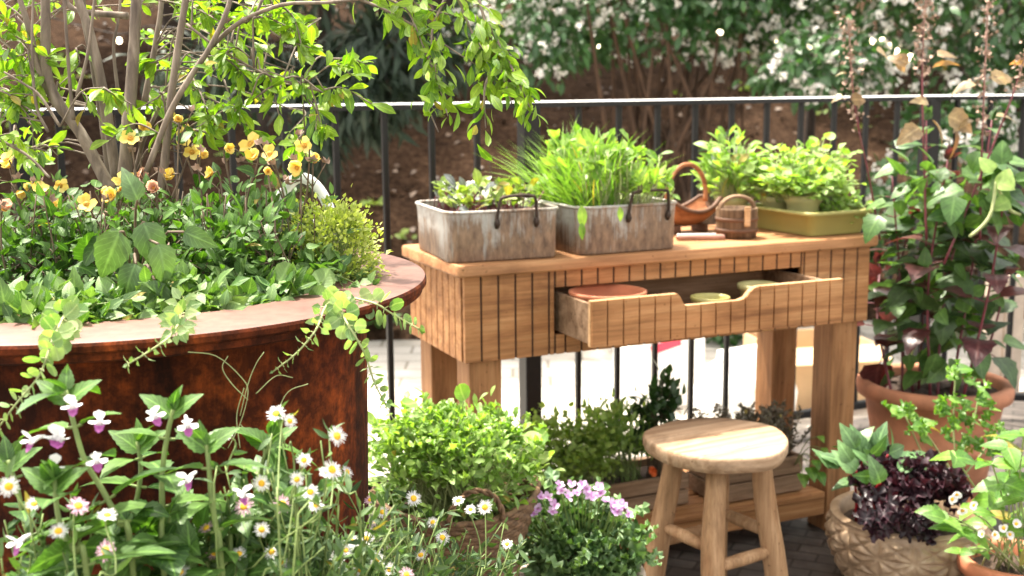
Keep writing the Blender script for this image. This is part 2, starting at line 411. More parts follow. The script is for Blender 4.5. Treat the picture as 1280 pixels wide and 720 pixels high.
M['p_mauve'] = petal('mauve_petal', (0.62, 0.34, 0.66), (0.80, 0.60, 0.80), ((0.50, 0.14, 0.42), 0.05, 0.4))
M['p_purple'] = petal('purple_lip', (0.32, 0.06, 0.27), (0.44, 0.12, 0.36))
M['p_blossom'] = petal('blossom_white', (0.70, 0.68, 0.64), (0.80, 0.79, 0.76))
M['p_violet'] = petal('violet_petal', (0.13, 0.05, 0.38), (0.22, 0.10, 0.5))
M['eye_yellow'] = plain('yellow_eye', (0.70, 0.40, 0.02), 0.8, 0, 0.25, 300)
M['eye_orange'] = plain('orange_eye', (0.48, 0.25, 0.03), 0.8, 0, 0.4, 300)
M['seed'] = plain('seed_head', (0.30, 0.20, 0.15), 0.8, 0, 0.35, 100)
M['fruit'] = plain('orange_flower', (0.6, 0.13, 0.03), 0.6, 0, 0.2, 100)

# ------------------------------------------------------------------ geometry accumulator
class G:
    def __init__(s):
        s.V = []; s.R = []; s.U = []; s.F = []; s.n = 0
    def add(s, V, F, mi=0, rnd=0.5, luv=None):
        V = np.asarray(V, dtype=np.float32).reshape(-1, 3)
        s.V.append(V)
        s.R.append(np.broadcast_to(np.asarray(rnd, dtype=np.float32), (len(V),)))
        s.U.append(np.zeros((len(V), 3), np.float32) if luv is None else np.asarray(luv, np.float32).reshape(-1, 3))
        if isinstance(F, np.ndarray): F = [F]
        for f in F:
            f = np.asarray(f, dtype=np.int64)
            if f.ndim == 1: f = f.reshape(1, -1)
            s.F.append((f + s.n, mi))
        s.n += len(V)
    def build(s, name, mats, parent=None, smooth=True, world=None, origin=None):
        me = bpy.data.meshes.new(name)
        V = np.concatenate(s.V) if s.V else np.zeros((0, 3), np.float32)
        if origin is not None: V = V - np.asarray(origin, np.float32)
        loops = np.concatenate([f.ravel() for f, _ in s.F]).astype(np.int32)
        counts = np.concatenate([np.full(len(f), f.shape[1], np.int32) for f, _ in s.F])
        mis = np.concatenate([np.full(len(f), mi, np.int32) for f, mi in s.F])
        starts = np.concatenate([[0], np.cumsum(counts)[:-1]]).astype(np.int32)
        me.vertices.add(len(V)); me.vertices.foreach_set('co', V.astype(np.float32).ravel())
        me.loops.add(len(loops)); me.loops.foreach_set('vertex_index', loops)
        me.polygons.add(len(counts)); me.polygons.foreach_set('loop_start', starts)
        me.polygons.foreach_set('material_index', mis)
        me.polygons.foreach_set('use_smooth', np.full(len(counts), bool(smooth)))
        a = me.attributes.new('rnd', 'FLOAT', 'POINT'); a.data.foreach_set('value', np.concatenate(s.R).astype(np.float32))
        a = me.attributes.new('luv', 'FLOAT_VECTOR', 'POINT'); a.data.foreach_set('vector', np.concatenate(s.U).ravel())
        me.update(); me.validate()
        for mm in (mats if isinstance(mats, (list, tuple)) else [mats]):
            me.materials.append(M[mm] if isinstance(mm, str) else mm)
        o = bpy.data.objects.new(name, me)
        COL.objects.link(o)
        if parent is not None: o.parent = parent
        if origin is not None: o.location = tuple(float(x) for x in origin)
        return o
def norm(a):
    return a / np.maximum(np.linalg.norm(a, axis=-1, keepdims=True), 1e-9)
def thing(name, label, cat, loc=(0, 0, 0), rotz=0.0, group=None):
    o = bpy.data.objects.new(name, None); COL.objects.link(o)
    o.empty_display_size = 0.05
    o.location = tuple(float(x) for x in loc); o.rotation_euler = (0, 0, rotz)
    return tag(o, label, cat, group)
def tag(o, label, cat, group=None):
    o['label'] = label; o['category'] = cat
    if group: o['group'] = group
    return o
def struct(o, kind='structure'):
    o['kind'] = kind
    return o
def link_copy(o, parent=None, loc=None, rot=None, scale=None):
    c = o.copy(); COL.objects.link(c); c.parent = parent
    if loc is not None: c.location = tuple(float(x) for x in loc)
    if rot is not None: c.rotation_euler = rot
    if scale is not None: c.scale = (scale,) * 3 if isinstance(scale, (int, float)) else scale
    return c
def rel(pts, loc):
    return np.asarray(pts, float) - np.asarray(loc, float)

# shapes
def tube(g, pts, r, k=6, mi=0, rnd=0.5, cap=True):
    pts = np.asarray(pts, float); n = len(pts)
    r = np.broadcast_to(np.asarray(r, float), (n,))
    t = norm(np.gradient(pts, axis=0))
    ref = np.array([0.31, 0.17, 0.93]) if abs(t[0, 2]) < 0.9 else np.array([0.93, 0.2, 0.1])
    x = norm(np.cross(t, ref)); y = np.cross(t, x)
    a = np.arange(k) * 2 * PI / k
    V = pts[:, None] + r[:, None, None] * (np.cos(a)[None, :, None] * x[:, None] + np.sin(a)[None, :, None] * y[:, None])
    i = np.arange(n - 1)[:, None] * k; j = np.arange(k)[None]; j2 = (j + 1) % k
    F = np.stack([i + j, i + j2, i + k + j2, i + k + j], -1).reshape(-1, 4)
    fs = [F]
    if cap: fs += [np.arange(k)[::-1], (n - 1) * k + np.arange(k)]
    luv = np.zeros((n * k, 3)); luv[:, 1] = np.repeat(np.linspace(0, 1, n), k)
    g.add(V.reshape(-1, 3), fs, mi, rnd, luv)
def curve(ctrl, n=16):
    c = np.asarray(ctrl, float)
    if len(c) == 2: return c[0] + (c[1] - c[0]) * np.linspace(0, 1, n)[:, None]
    c = np.vstack([2 * c[0] - c[1], c, 2 * c[-1] - c[-2]])
    out = []
    m = len(c) - 3
    for k in range(m):
        ts = np.linspace(0, 1, max(2, n // m + 1))[:(None if k == m - 1 else -1)]
        p0, p1, p2, p3 = c[k:k + 4]
        for t in ts:
            out.append(0.5 * ((2 * p1) + (-p0 + p2) * t + (2 * p0 - 5 * p1 + 4 * p2 - p3) * t * t + (-p0 + 3 * p1 - 3 * p2 + p3) * t ** 3))
    return np.array(out)
def box(g, c, s, mi=0, rot=None, bev=0.0, seg=2, rnd=0.5):
    bm = bmesh.new(); bmesh.ops.create_cube(bm, size=1.0)
    bmesh.ops.scale(bm, vec=s, verts=bm.verts)
    if bev: bmesh.ops.bevel(bm, geom=list(bm.edges), offset=bev, segments=seg, profile=0.5, affect='EDGES')
    frombm(g, bm, c, rot, mi, rnd)
def frombm(g, bm, c=(0, 0, 0), rot=None, mi=0, rnd=0.5):
    bm.verts.ensure_lookup_table()
    bm.verts.index_update()
    V = np.array([v.co[:] for v in bm.verts])
    if rot is not None: V = V @ np.array(rot).T
    V = V + np.asarray(c, float)
    by = {}
    for f in bm.faces: by.setdefault(len(f.verts), []).append([v.index for v in f.verts])
    g.add(V, [np.array(a) for a in by.values()], mi, rnd)
    bm.free()
def rotz(a):
    c, s = math.cos(a), math.sin(a)
    return np.array([[c, -s, 0], [s, c, 0], [0, 0, 1]])
def lathe(g, prof, seg=40, c=(0, 0, 0), mi=0, rmod=None, closed=False):
    prof = np.asarray(prof, float); n = len(prof)
    a = np.arange(seg) * 2 * PI / seg
    V = np.zeros((n, seg, 3))
    for i, (r, z) in enumerate(prof):
        rr = r * (rmod(a, z) if rmod else 1.0)
        V[i, :, 0] = rr * np.cos(a); V[i, :, 1] = rr * np.sin(a); V[i, :, 2] = z
    i = np.arange(n - 1)[:, None] * seg; j = np.arange(seg)[None]; j2 = (j + 1) % seg
    F = np.stack([i + j, i + j2, i + seg + j2, i + seg + j], -1).reshape(-1, 4)
    fs = [F]
    if closed: fs += [np.arange(seg)[::-1], (n - 1) * seg + np.arange(seg)]
    g.add(V.reshape(-1, 3) + np.asarray(c, float), fs, mi)
def loft_rr(g, levels, corner_seg=6, c=(0, 0, 0), mi=0, rot=None, cap_bottom=True):
    """rounded rectangles: levels = [(half_x, half_y, corner_radius, z)]"""
    rings = []
    for hx, hy, r, z in levels:
        pts = []
        for q, (sx, sy) in enumerate(((1, 1), (-1, 1), (-1, -1), (1, -1))):
            for k in range(corner_seg + 1):
                a = q * PI / 2 + k * PI / 2 / corner_seg
                pts.append((sx * (hx - r) + r * math.cos(a), sy * (hy - r) + r * math.sin(a), z))
        rings.append(pts)
    V = np.array(rings); n, k = V.shape[:2]
    i = np.arange(n - 1)[:, None] * k; j = np.arange(k)[None]; j2 = (j + 1) % k
    fs = [np.stack([i + j, i + j2, i + k + j2, i + k + j], -1).reshape(-1, 4)]
    if cap_bottom: fs.append(np.arange(k)[::-1])
    V = V.reshape(-1, 3)
    if rot is not None: V = V @ np.array(rot).T
    g.add(V + np.asarray(c, float), fs, mi)

# leaf templates: leaf runs along +Y from 0 to 1, width along X, faces +Z
def strip(n, prof, width, fold=0.25, droop=0.25, serr=0.0):
    V, U = [], []
    for i in range(n + 1):
        t = i / n
        w = max(0.015, prof(t)) * width
        if serr and 0 < i < n: w *= 1 + serr * (1 if i % 2 else -1)
        z = -droop * t * t
        for s in (-1, 0, 1):
            V.append((s * w, t, z + abs(s) * fold * w)); U.append((s, t, 0))
    F = []
    for i in range(n):
        for s in (0, 1):
            a = i * 3 + s
            F.append((a, a + 1, a + 4, a + 3))
    return np.array(V), np.array(F), np.array(U, float)
def fan(k, rfun, cup=0.1, wav=0.0, stalk=0.25):
    """round or lobed blade: 2k rim points, centre at y = 0.5"""
    V = [(0, 0.5, 0)]; U = [(0, 0.5, 0)]
    for i in range(2 * k):
        a = -PI / 2 + i * PI / k
        r = rfun(a + PI / 2) * 0.5
        V.append((r * math.cos(a), 0.5 + r * math.sin(a), cup * r + wav * math.sin(a * 5) * r))
        U.append((math.cos(a), 0.5 + 0.5 * math.sin(a), 0))
    F = [(0, 1 + 2 * i, 2 + 2 * i, 1 + (2 * i + 2) % (2 * k)) for i in range(k)]
    return np.array(V, float), np.array(F), np.array(U, float)
lance = lambda t: math.sin(PI * min(1, t ** 0.85)) ** 0.9
ovate = lambda t: math.sin(PI * t ** 0.62) ** 0.85
obov = lambda t: math.sin(PI * t ** 1.5) ** 0.75 if t < 1 else 0
blade = lambda t: (1 - t) ** 0.5 * min(1, 0.5 + t * 4)
heart = lambda t: (math.sin(PI * t ** 0.5) ** 0.7) if t > 0 else 0.0
T = {
    'lance': strip(4, lance, 0.17, 0.3, 0.2), 'lance6': strip(6, lance, 0.2, 0.35, 0.35),
    'obov': strip(5, obov, 0.20, 0.3, 0.3), 'ovate': strip(5, ovate, 0.30, 0.25, 0.25),
    'ovate_s': strip(12, ovate, 0.30, 0.22, 0.3, 0.07), 'broad_s': strip(12, ovate, 0.34, 0.2, 0.55, 0.05),
    'heart': strip(6, heart, 0.42, 0.2, 0.2), 'tri': strip(8, ovate, 0.44, 0.16, 0.55, 0.08),
    'round': fan(5, lambda a: 1.0, 0.25), 'tiny': strip(2, lance, 0.28, 0.3, 0.1),
    'mini': strip(3, ovate, 0.36, 0.25, 0.15),
    'lobed': fan(10, lambda a: 0.86 + 0.18 * abs(math.sin(a * 2.5 + 0.6)), 0.35, 0.35),
    'salad': strip(6, lambda t: obov(t) * (1 + 0.25 * math.sin(t * 16)), 0.26, 0.3, 0.4),
    'frill': fan(14, lambda a: 0.85 + 0.16 * math.sin(a * 9) + 0.05 * math.sin(a * 4), 0.3, 0.6),
    'blade': strip(7, blade, 0.012, 0.6, 0.42), 'blade2': strip(7, blade, 0.013, 0.6, 0.15),
    'petal': strip(4, lambda t: min(1, 0.35 + t * 1.2) * (1 - t ** 6) ** 0.5, 0.5, 0.15, -0.25),
    'ray': strip(2, lambda t: (0.7 + 0.3 * t) * (1 if t < 0.95 else 0.5), 0.075, 0.2, 0.05),
    'needle': strip(2, lance, 0.11, 0.3, 0.35),
}
def scatter(g, tmpl, pos, axis, up, size, mi=0, rnd=None, wid=None):
    Vt, Ft, Ut = T[tmpl] if isinstance(tmpl, str) else tmpl
    pos = np.atleast_2d(np.asarray(pos, float)); n = len(pos)
    if n == 0: return
    axis = norm(np.broadcast_to(np.asarray(axis, float), (n, 3)))
    up = np.broadcast_to(np.asarray(up, float), (n, 3))
    x = np.cross(axis, up); bad = np.linalg.norm(x, axis=1) < 1e-4
    if bad.any(): x = x + bad[:, None] * np.array([1.0, 0.01, 0])
    x = norm(x); z = np.cross(x, axis)
    size = np.broadcast_to(np.asarray(size, float), (n,))
    wid = np.broadcast_to(np.asarray(1.0 if wid is None else wid, float), (n,))
    V = pos[:, None] + size[:, None, None] * ((Vt[None, :, 0:1] * wid[:, None, None]) * x[:, None] + Vt[None, :, 1:2] * axis[:, None] + Vt[None, :, 2:3] * z[:, None])
    m = len(Vt)
    F = (Ft[None] + (np.arange(n) * m)[:, None, None]).reshape(-1, 4)
    rnd = RNG.random(n) if rnd is None else np.broadcast_to(rnd, (n,))
    g.add(V.reshape(-1, 3), F, mi, np.repeat(rnd, m), np.tile(Ut, (n, 1)))
def rdir(n):
    return norm(RNG.normal(size=(n, 3)))
def mound(c, rad, n, k=14, spread=0.38, floor=-0.15, shell=0.55):
    """n points in an uneven dome: k random clumps inside an ellipsoid"""
    d = rdir(k * 3); d = d[d[:, 2] > floor][:k]
    cl = d * (shell + (1 - shell) * RNG.random((len(d), 1)) ** 0.5) * 0.82
    i = RNG.integers(0, len(cl), n)
    p = cl[i] + RNG.normal(size=(n, 3)) * spread * 0.55 * RNG.random((n, 1)) ** 0.4
    fill = RNG.random(n) < 0.3
    q = rdir(n) * RNG.random((n, 1)) ** 0.45 * 0.92
    p = np.where(fill[:, None], q, p)
    p[:, 2] = np.where(p[:, 2] < floor, floor + RNG.random(n) * 0.25, p[:, 2])
    tone = np.clip(RNG.random(len(cl))[i] * 0.5 + RNG.random(n) * 0.5, 0, 1)
    return np.asarray(c) + p * np.asarray(rad), p, tone
def bush(g, c, rad, n, size, tmpl, mi=0, up=0.6, out=0.7, rand=0.5, **kw):
    p, q, tone = mound(c, rad, n, **kw)
    ax = q * out + np.array([0, 0, up]) + RNG.normal(size=(n, 3)) * rand
    upv = np.array([0, 0, 1.0]) + q * 0.5 + RNG.normal(size=(n, 3)) * 0.35
    flat = ax.copy()
    sz = size * (0.65 + 0.6 * RNG.random(n))
    scatter(g, tmpl, p, flat, upv, sz, mi, tone, 0.8 + 0.4 * RNG.random(n))
    return p
def stems(g, base, rb, tips, r, mi=0, k=5, lift=0.4, n=6):
    for t in tips:
        a = RNG.random() * 2 * PI; q = rb * math.sqrt(RNG.random())
        b = np.asarray(base) + np.array([q * math.cos(a), q * math.sin(a), 0])
        mid = b * 0.5 + t * 0.5 + np.array([0, 0, lift * 0.3 * np.linalg.norm(t - b)]) * 0.4
        tube(g, curve([b, mid, t], n), np.linspace(r, r * 0.5, len(curve([b, mid, t], n))), k, mi)
def leafy_stem(g, pts, r0, r1, spacing, size, tmpl, mi_leaf, mi_stem, start=0.1, droop=0.2, tang=0.45, k=6, pair=True, rot=0.0, jit=0.2, petiole=0.15, sizes=None):
    pts = np.asarray(pts, float)
    tube(g, pts, np.linspace(r0, r1, len(pts)), k, mi_stem)
    L = np.concatenate([[0], np.cumsum(np.linalg.norm(np.diff(pts, axis=0), axis=1))])
    s = L[-1] * start; i = 0
    while s < L[-1]:
        p = np.array([np.interp(s, L, pts[:, q]) for q in range(3)])
        p2 = np.array([np.interp(min(L[-1], s + 0.01), L, pts[:, q]) for q in range(3)])
        p1 = np.array([np.interp(max(0, s - 0.01), L, pts[:, q]) for q in range(3)])
        t = norm(p2 - p1); x = norm(np.cross(t, [0.3, 0.9, 0.1])); y = np.cross(t, x)
        a = rot + i * PI / 2 + RNG.normal() * jit
        f = s / L[-1]
        sz = size * ((1.0 - 0.55 * max(0, f - 0.55) / 0.45) if sizes is None else sizes(f))
        for sg in ((1, -1) if pair else (1,)):
            dv = (x * math.cos(a) + y * math.sin(a)) * sg
            ax = norm(dv + t * tang + np.array([0, 0, -droop]) + RNG.normal(size=3) * jit * 0.6)
            q = p + dv * r0 + ax * sz * petiole
            if petiole > 0.05: tube(g, np.array([p, (p + q) / 2, q]), r1 * 0.7, 4, mi_stem, cap=False)
            scatter(g, tmpl, q[None], ax, (t + np.array([0, 0, 0.6]))[None], sz * (0.85 + 0.3 * RNG.random()), mi_leaf, None, 0.9 + 0.2 * RNG.random())
        s += spacing * (0.8 + 0.4 * RNG.random()) * (1.0 - 0.45 * f); i += 1
    # growing tip
    for q in range(3):
        ax = norm(t + RNG.normal(size=3) * 0.35)
        scatter(g, tmpl, pts[-1][None], ax, RNG.normal(size=(1, 3)), size * 0.4, mi_leaf)
def pot(name, label, cat, c, r_top, r_bot, h, material, rim=0.012, rim_h=0.03, seg=48, soil=True, group=None, bands=()):
    t = thing(name, label, cat, c, 0, group)
    g = G()
    prof = [(r_bot * 0.85, 0), (r_bot, 0.004), (r_bot + (r_top - r_bot) * 0.5, h * 0.5)]
    for zb in bands:
        rb = r_bot + (r_top - r_bot) * zb
        prof += [(rb, h * zb - 0.012), (rb + 0.007, h * zb - 0.006), (rb + 0.007, h * zb + 0.006), (rb, h * zb + 0.012)]
    prof += [(r_top - rim * 0.3, h - rim_h - 0.004), (r_top + rim, h - rim_h), (r_top + rim * 1.15, h - rim_h * 0.5), (r_top + rim, h - 0.004), (r_top + rim * 0.5, h),
             (r_top - 0.008, h - 0.001), (r_top - 0.014, h - 0.008), (r_top - 0.018, h - 0.06)]
    lathe(g, prof, seg); g.build('pot_body', material, t)
    if soil:
        g = G(); soil_disc(g, r_top - 0.015, h - 0.03); g.build('soil', 'soil', t)
    return t
def soil_disc(g, r, z, amp=0.006, seg=40, rings=8):
    V = [(0, 0, z)]
    for i in range(1, rings + 1):
        for j in range(seg):
            a = j * 2 * PI / seg
            V.append((r * i / rings * math.cos(a), r * i / rings * math.sin(a), z + (RNG.normal() * amp if i < rings else 0)))
    F3 = np.array([(0, 1 + j, 1 + (j + 1) % seg) for j in range(seg)])
    F4 = np.array([(1 + (i - 1) * seg + j, 1 + i * seg + j, 1 + i * seg + (j + 1) % seg, 1 + (i - 1) * seg + (j + 1) % seg) for i in range(1, rings) for j in range(seg)])
    g.add(V, [F3, F4])

# ================================================================== SETTING
RK = 1.22                                # railing line
RY, RYAW = 2.7812 * RK, 0.4594
RZ = CAM_H - (CAM_H - 1.1540) * RK
RSP, RS0, RS1 = 0.11304 * RK, 0.18202 * RK, -0.08659 * RK
RD = np.array([math.cos(RYAW), math.sin(RYAW), 0]); RN = np.array([-math.sin(RYAW), math.cos(RYAW), 0])
def R_(s, n=0.0, z=0.0): return np.array([0, RY, 0]) + RD * s + RN * n + np.array([0, 0, z])
g = G()
corners = [R_(-6, 0.08), R_(6, 0.08), R_(6, -7), R_(-6, -7)]
top = [c for c in corners]; botm = [c - np.array([0, 0, 0.32]) for c in corners]
g.add(top + botm, [np.array([[3, 2, 1, 0], [0, 1, 5, 4], [1, 2, 6, 5], [2, 3, 7, 6], [3, 0, 4, 7]])])
struct(g.build('terrace_floor', 'slate', smooth=False))
g = G(); g.add([(-80, -80, -0.3), (80, -80, -0.3), (80, 90, -0.3), (-80, 90, -0.3)], np.array([[0, 1, 2, 3]]))
struct(g.build('ground', 'paving'))
def bank_z(x, y):
    s = y - (7.0 + 0.12 * x)
    return np.where(s < 0, -0.34 + 0.04 * s, -0.29 + 0.50 * s - 0.008 * s * s)
nx, ny = 150, 110
xs = np.linspace(-12, 16, nx); ys = np.linspace(5.6, 19, ny)
XX, YY = np.meshgrid(xs, ys)
ZZ = bank_z(XX, YY) + 0.05 * np.sin(XX * 1.7 + YY) * np.sin(YY * 1.3 - XX * .6) + RNG.normal(size=XX.shape) * 0.012
idx = np.arange(nx * ny).reshape(ny, nx)
F = np.stack([idx[:-1, :-1], idx[:-1, 1:], idx[1:, 1:], idx[1:, :-1]], -1).reshape(-1, 4)
g = G(); g.add(np.stack([XX, YY, ZZ], -1), F)
struct(g.build('earth_bank', 'mulch'))
# bark chips and dead leaves lying on the bank
g = G(); n = 1900
px_ = RNG.uniform(-5, 6.5, n); py_ = 7.1 + 0.12 * px_ + RNG.random(n) ** 1.5 * 6
pp = np.stack([px_, py_, bank_z(px_, py_) + 0.05 * np.sin(px_ * 1.7 + py_) * np.sin(py_ * 1.3 - px_ * .6) + 0.015], 1)
scatter(g, 'mini', pp, rdir(n) * np.array([1, 1, 0.4]), np.array([0, -0.3, 1]) + RNG.normal(size=(n, 3)) * 0.4, RNG.uniform(0.03, 0.075, n))
M['chips'] = petal('bark_chip', (0.02, 0.011, 0.007), (0.15, 0.098, 0.063), None, 0.05)
o = struct(g.build('leaf_litter', 'chips'), 'stuff'); o['label'] = 'dry bark chips and dead leaves strewn on the bank'

g = G(); n = 130
wx = RNG.uniform(-4, 6, n); wy = 7.4 + 0.12 * wx + RNG.random(n) * 4.5
for a, b in zip(wx, wy):
    k_ = RNG.integers(4, 14); o3 = np.array([a, b, float(bank_z(np.array(a), np.array(b))) + 0.01]) + RNG.normal(size=(k_, 3)) * np.array([.05, .05, .005])
    scatter(g, 'ovate', o3, rdir(k_) * np.array([1, 1, .4]) + np.array([0, 0, .5]), np.array([0, -.3, 1]) + RNG.normal(size=(k_, 3)) * .4, RNG.uniform(.03, .08, k_))
o = struct(g.build('ground_cover', 'herb'), 'stuff'); o['label'] = 'small green seedlings and weeds dotted over the brown bank'

# ================================================================== RAILING
rl = thing('railing', 'black steel balustrade with a handrail whose white highlight is painted on, running behind the wooden bench', 'railing', R_(0))
o0 = R_(0)
S_L, S_R = RS1 - 9.4 * RSP, RS0 + 16.0 * RSP
post_s = [(RS0 + RS1) / 2, RS0 + 10.1 * RSP, RS1 - 8.6 * RSP]
railpath = [R_(s, 0, 0) - o0 for s in np.linspace(S_L, post_s[1], 14)]
e0 = railpath[-1]
def Rr(s):                                     # to the right of the second post the line turns a little towards the terrace
    if s <= post_s[1]: return R_(s) - o0
    q = s - post_s[1]
    d = np.array([math.cos(RYAW - 0.55), math.sin(RYAW - 0.55), 0])
    return e0 + d * q
def sheet_bar(name, z0, z1, w, material):
    g = G(); path = [Rr(s) for s in list(np.linspace(S_L, post_s[1], 10)) + list(np.linspace(post_s[1] + 0.05, S_R, 6))]
    n = len(path); V = []
    for i, p in enumerate(path):
        t = norm(path[min(i + 1, n - 1)] - path[max(i - 1, 0)]); nn = np.array([-t[1], t[0], 0])
        for (dn, z) in ((-w, z0), (w, z0), (w, z1 - 0.004), (w - 0.004, z1), (-w + 0.004, z1), (-w, z1 - 0.004)):
            V.append(p + nn * dn + np.array([0, 0, z]))
    F = np.array([[i * 6 + j, i * 6 + (j + 1) % 6, (i + 1) * 6 + (j + 1) % 6, (i + 1) * 6 + j] for i in range(n - 1) for j in range(6)])
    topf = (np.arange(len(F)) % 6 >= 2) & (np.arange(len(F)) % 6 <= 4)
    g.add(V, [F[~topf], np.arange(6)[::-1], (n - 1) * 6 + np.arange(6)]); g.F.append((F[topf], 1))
    return g.build(name, ['steel', material], rl, smooth=False)
sheet_bar('handrail', RZ - 0.018, RZ, 0.024, 'rail_highlight')  # top and chamfers coloured white as a painted highlight
sheet_bar('bottom_rail', 0.07, 0.095, 0.013, 'steel')
g = G(); box(g, (0, 0, (0.095 + RZ - 0.014) / 2), (0.016, 0.016, RZ - 0.014 - 0.095), bev=0.002, seg=1)
bal = g.build('baluster', 'steel', rl, smooth=False)
g = G(); box(g, (0, 0, (RZ - 0.016) / 2), (0.052, 0.052, RZ - 0.016), bev=0.003, seg=1); box(g, (0, 0, 0.006), (0.12, 0.12, 0.012), bev=0.002, seg=1)
pst = g.build('post', 'steel', rl, smooth=False)
slots = [RS0 + i * RSP for i in range(10)] + [RS1 - i * RSP for i in range(9)] + [post_s[1] + 0.09 + i * RSP * 0.8 for i in range(7)]
for i, s in enumerate(slots):
    b = bal if i == 0 else link_copy(bal, rl)
    b.location = tuple(Rr(s)); b.rotation_euler = (0, 0, RYAW)
for i, s in enumerate(post_s):
    b = pst if i == 0 else link_copy(pst, rl)
    b.location = tuple(Rr(s)); b.rotation_euler = (0, 0, RYAW)

# ================================================================== PLANTER
PC = np.array([-0.54, 1.62, 0.0])
pl = thing('rusted_planter', 'huge round planter of rusted brown steel with a broad flat rim, full of yellow flowers', 'planter', PC)
g = G()
lathe(g, [(0.30, 0), (0.312, 0.0), (0.322, 0.3), (0.331, 0.7), (0.334, 0.885), (0.339, 0.90), (0.334, 0.903)], 128)
g.build('planter_wall', 'rust', pl)
g = G()
lathe(g, [(0.300, 0.86), (0.300, 0.925), (0.304, 0.928), (0.413, 0.928), (0.418, 0.9265)], 160)
lathe(g, [(0.418, 0.9265), (0.420, 0.923), (0.420, 0.917), (0.416, 0.914), (0.414, 0.914), (0.414, 0.906), (0.408, 0.903), (0.334, 0.903)], 160, mi=1)
rim = g.build('rim', ['rust_rim', 'rust'], pl, smooth=True)
mm = rim.modifiers.new('e', 'EDGE_SPLIT'); mm.split_angle = 0.5
g = G(); soil_disc(g, 0.303, 0.895, 0.01, 60, 14); g.build('soil', 'soil', pl)

# ================================================================== POTTING BENCH
H, W_, D_, AP, LEG, OV, SLAB = 0.80, 1.138, 0.372, 0.226, 0.080, 0.018, 0.028
bench = thing('potting_bench', 'brown hardwood potting bench with grooved boards and one long drawer pulled open', 'potting bench', B(0, 0), YAW)
g = G(); loft_rr(g, [((W_ / 2 + OV) - 0.003, (D_ / 2 + OV) - 0.003, 0.018, H - SLAB), (W_ / 2 + OV, D_ / 2 + OV, 0.02, H - SLAB + 0.004), (W_ / 2 + OV, D_ / 2 + OV, 0.02, H - 0.005), (W_ / 2 + OV - 0.002, D_ / 2 + OV - 0.002, 0.018, H - 0.0015), (W_ / 2 + OV - 0.006, D_ / 2 + OV - 0.006, 0.014, H)], 5, (W_ / 2, D_ / 2, 0))
k = 4 * 6
V = g.V[-1]; g.add(V[-k:], [np.arange(k)])
o = g.build('bench_top', 'wood_top', bench); mm = o.modifiers.new('e', 'EDGE_SPLIT'); mm.split_angle = 0.6
ZT, ZB = H - SLAB - 0.001, H - AP
OP0, OP1, OZ0, OZ1 = 0.226, 0.918, 0.620, 0.731
# front apron: boards with dark grooves, opening for the drawer
g = G()
PW = 0.0405
edges_u = np.linspace(0.0, W_, 28); pw = edges_u[1] - edges_u[0]
def boards(g, u0s, z0, z1, v, gap=0.0046, th=0.014):
    for a, b in u0s:
        box(g, ((a + b) / 2, v + th / 2, (z0 + z1) / 2), (b - a - gap, th, z1 - z0), bev=0.0012, seg=1)
bl = [(edges_u[i], edges_u[i + 1]) for i in range(27)]
def clip(a, b, lo, hi): return (max(a, lo), min(b, hi))
boards(g, [x for x in (clip(a, b, 0, OP0) for a, b in bl) if x[1] - x[0] > 0.008], ZB, ZT, 0)
boards(g, [x for x in (clip(a, b, OP1, W_) for a, b in bl) if x[1] - x[0] > 0.008], ZB, ZT, 0)
boards(g, [x for x in (clip(a, b, OP0, OP1) for a, b in bl) if x[1] - x[0] > 0.008], OZ1, ZT, 0)
boards(g, [x for x in (clip(a, b, OP0, OP1) for a, b in bl) if x[1] - x[0] > 0.008], ZB, OZ0, 0)
ap = g.build('front_apron', 'wood', bench, smooth=False)
g = G()                                                # dark backing that shows in the grooves
for (a, b, z0, z1) in ((0.004, OP0 - 0.003, ZB + 0.002, ZT - 0.002), (OP1 + 0.003, W_ - 0.004, ZB + 0.002, ZT - 0.002), (OP0 - 0.003, OP1 + 0.003, OZ1 + 0.002, ZT - 0.002), (OP0 - 0.003, OP1 + 0.003, ZB + 0.002, OZ0 - 0.002)):
    box(g, ((a + b) / 2, 0.0085, (z0 + z1) / 2), (b - a, 0.013, z1 - z0))
g.build('groove_backing', 'groove', bench, smooth=False)
for uu, nm in ((0.0, 'side_apron'), (W_ - 0.014, 'side_apron')):
    g = G(); ev = np.linspace(0.0165, D_, 10)
    for a, b in zip(ev[:-1], ev[1:]):
        box(g, (uu + 0.007, (a + b) / 2, (ZB + ZT) / 2), (0.014, b - a - 0.0042, ZT - ZB), bev=0.0012, seg=1)
    o = g.build(nm, 'wood', bench, smooth=False)
    g = G(); box(g, (uu + 0.007 + (0.003 if uu == 0 else -0.003), D_ / 2 + 0.008, (ZB + ZT) / 2), (0.006, D_ - 0.022, ZT - ZB - 0.004)); g.build('groove_backing', 'groove', o, smooth=False)
g = G(); box(g, (W_ / 2, D_ - 0.007, (ZB + ZT) / 2), (W_ - 0.032, 0.012, ZT - ZB)); g.build('back_apron', 'wood', bench, smooth=False)
for (a, b) in ((0, 0), (1, 0), (0, 1), (1, 1)):
    g = G(); box(g, (0, 0, (ZB - 0.002) / 2), (LEG, LEG, ZB - 0.002), bev=0.003)
    o = g.build('leg', 'wood_leg', bench, smooth=False)
    o.location = (0.018 + LEG / 2 + a * (W_ - 0.036 - LEG), 0.018 + LEG / 2 + b * (D_ - 0.036 - LEG), 0)
# inner case bottom under the drawer
g = G(); box(g, (W_ / 2, D_ / 2 + 0.005, ZB + 0.010), (W_ - 0.034, D_ - 0.034, 0.012)); g.build('drawer_bed', 'wood', bench, smooth=False)
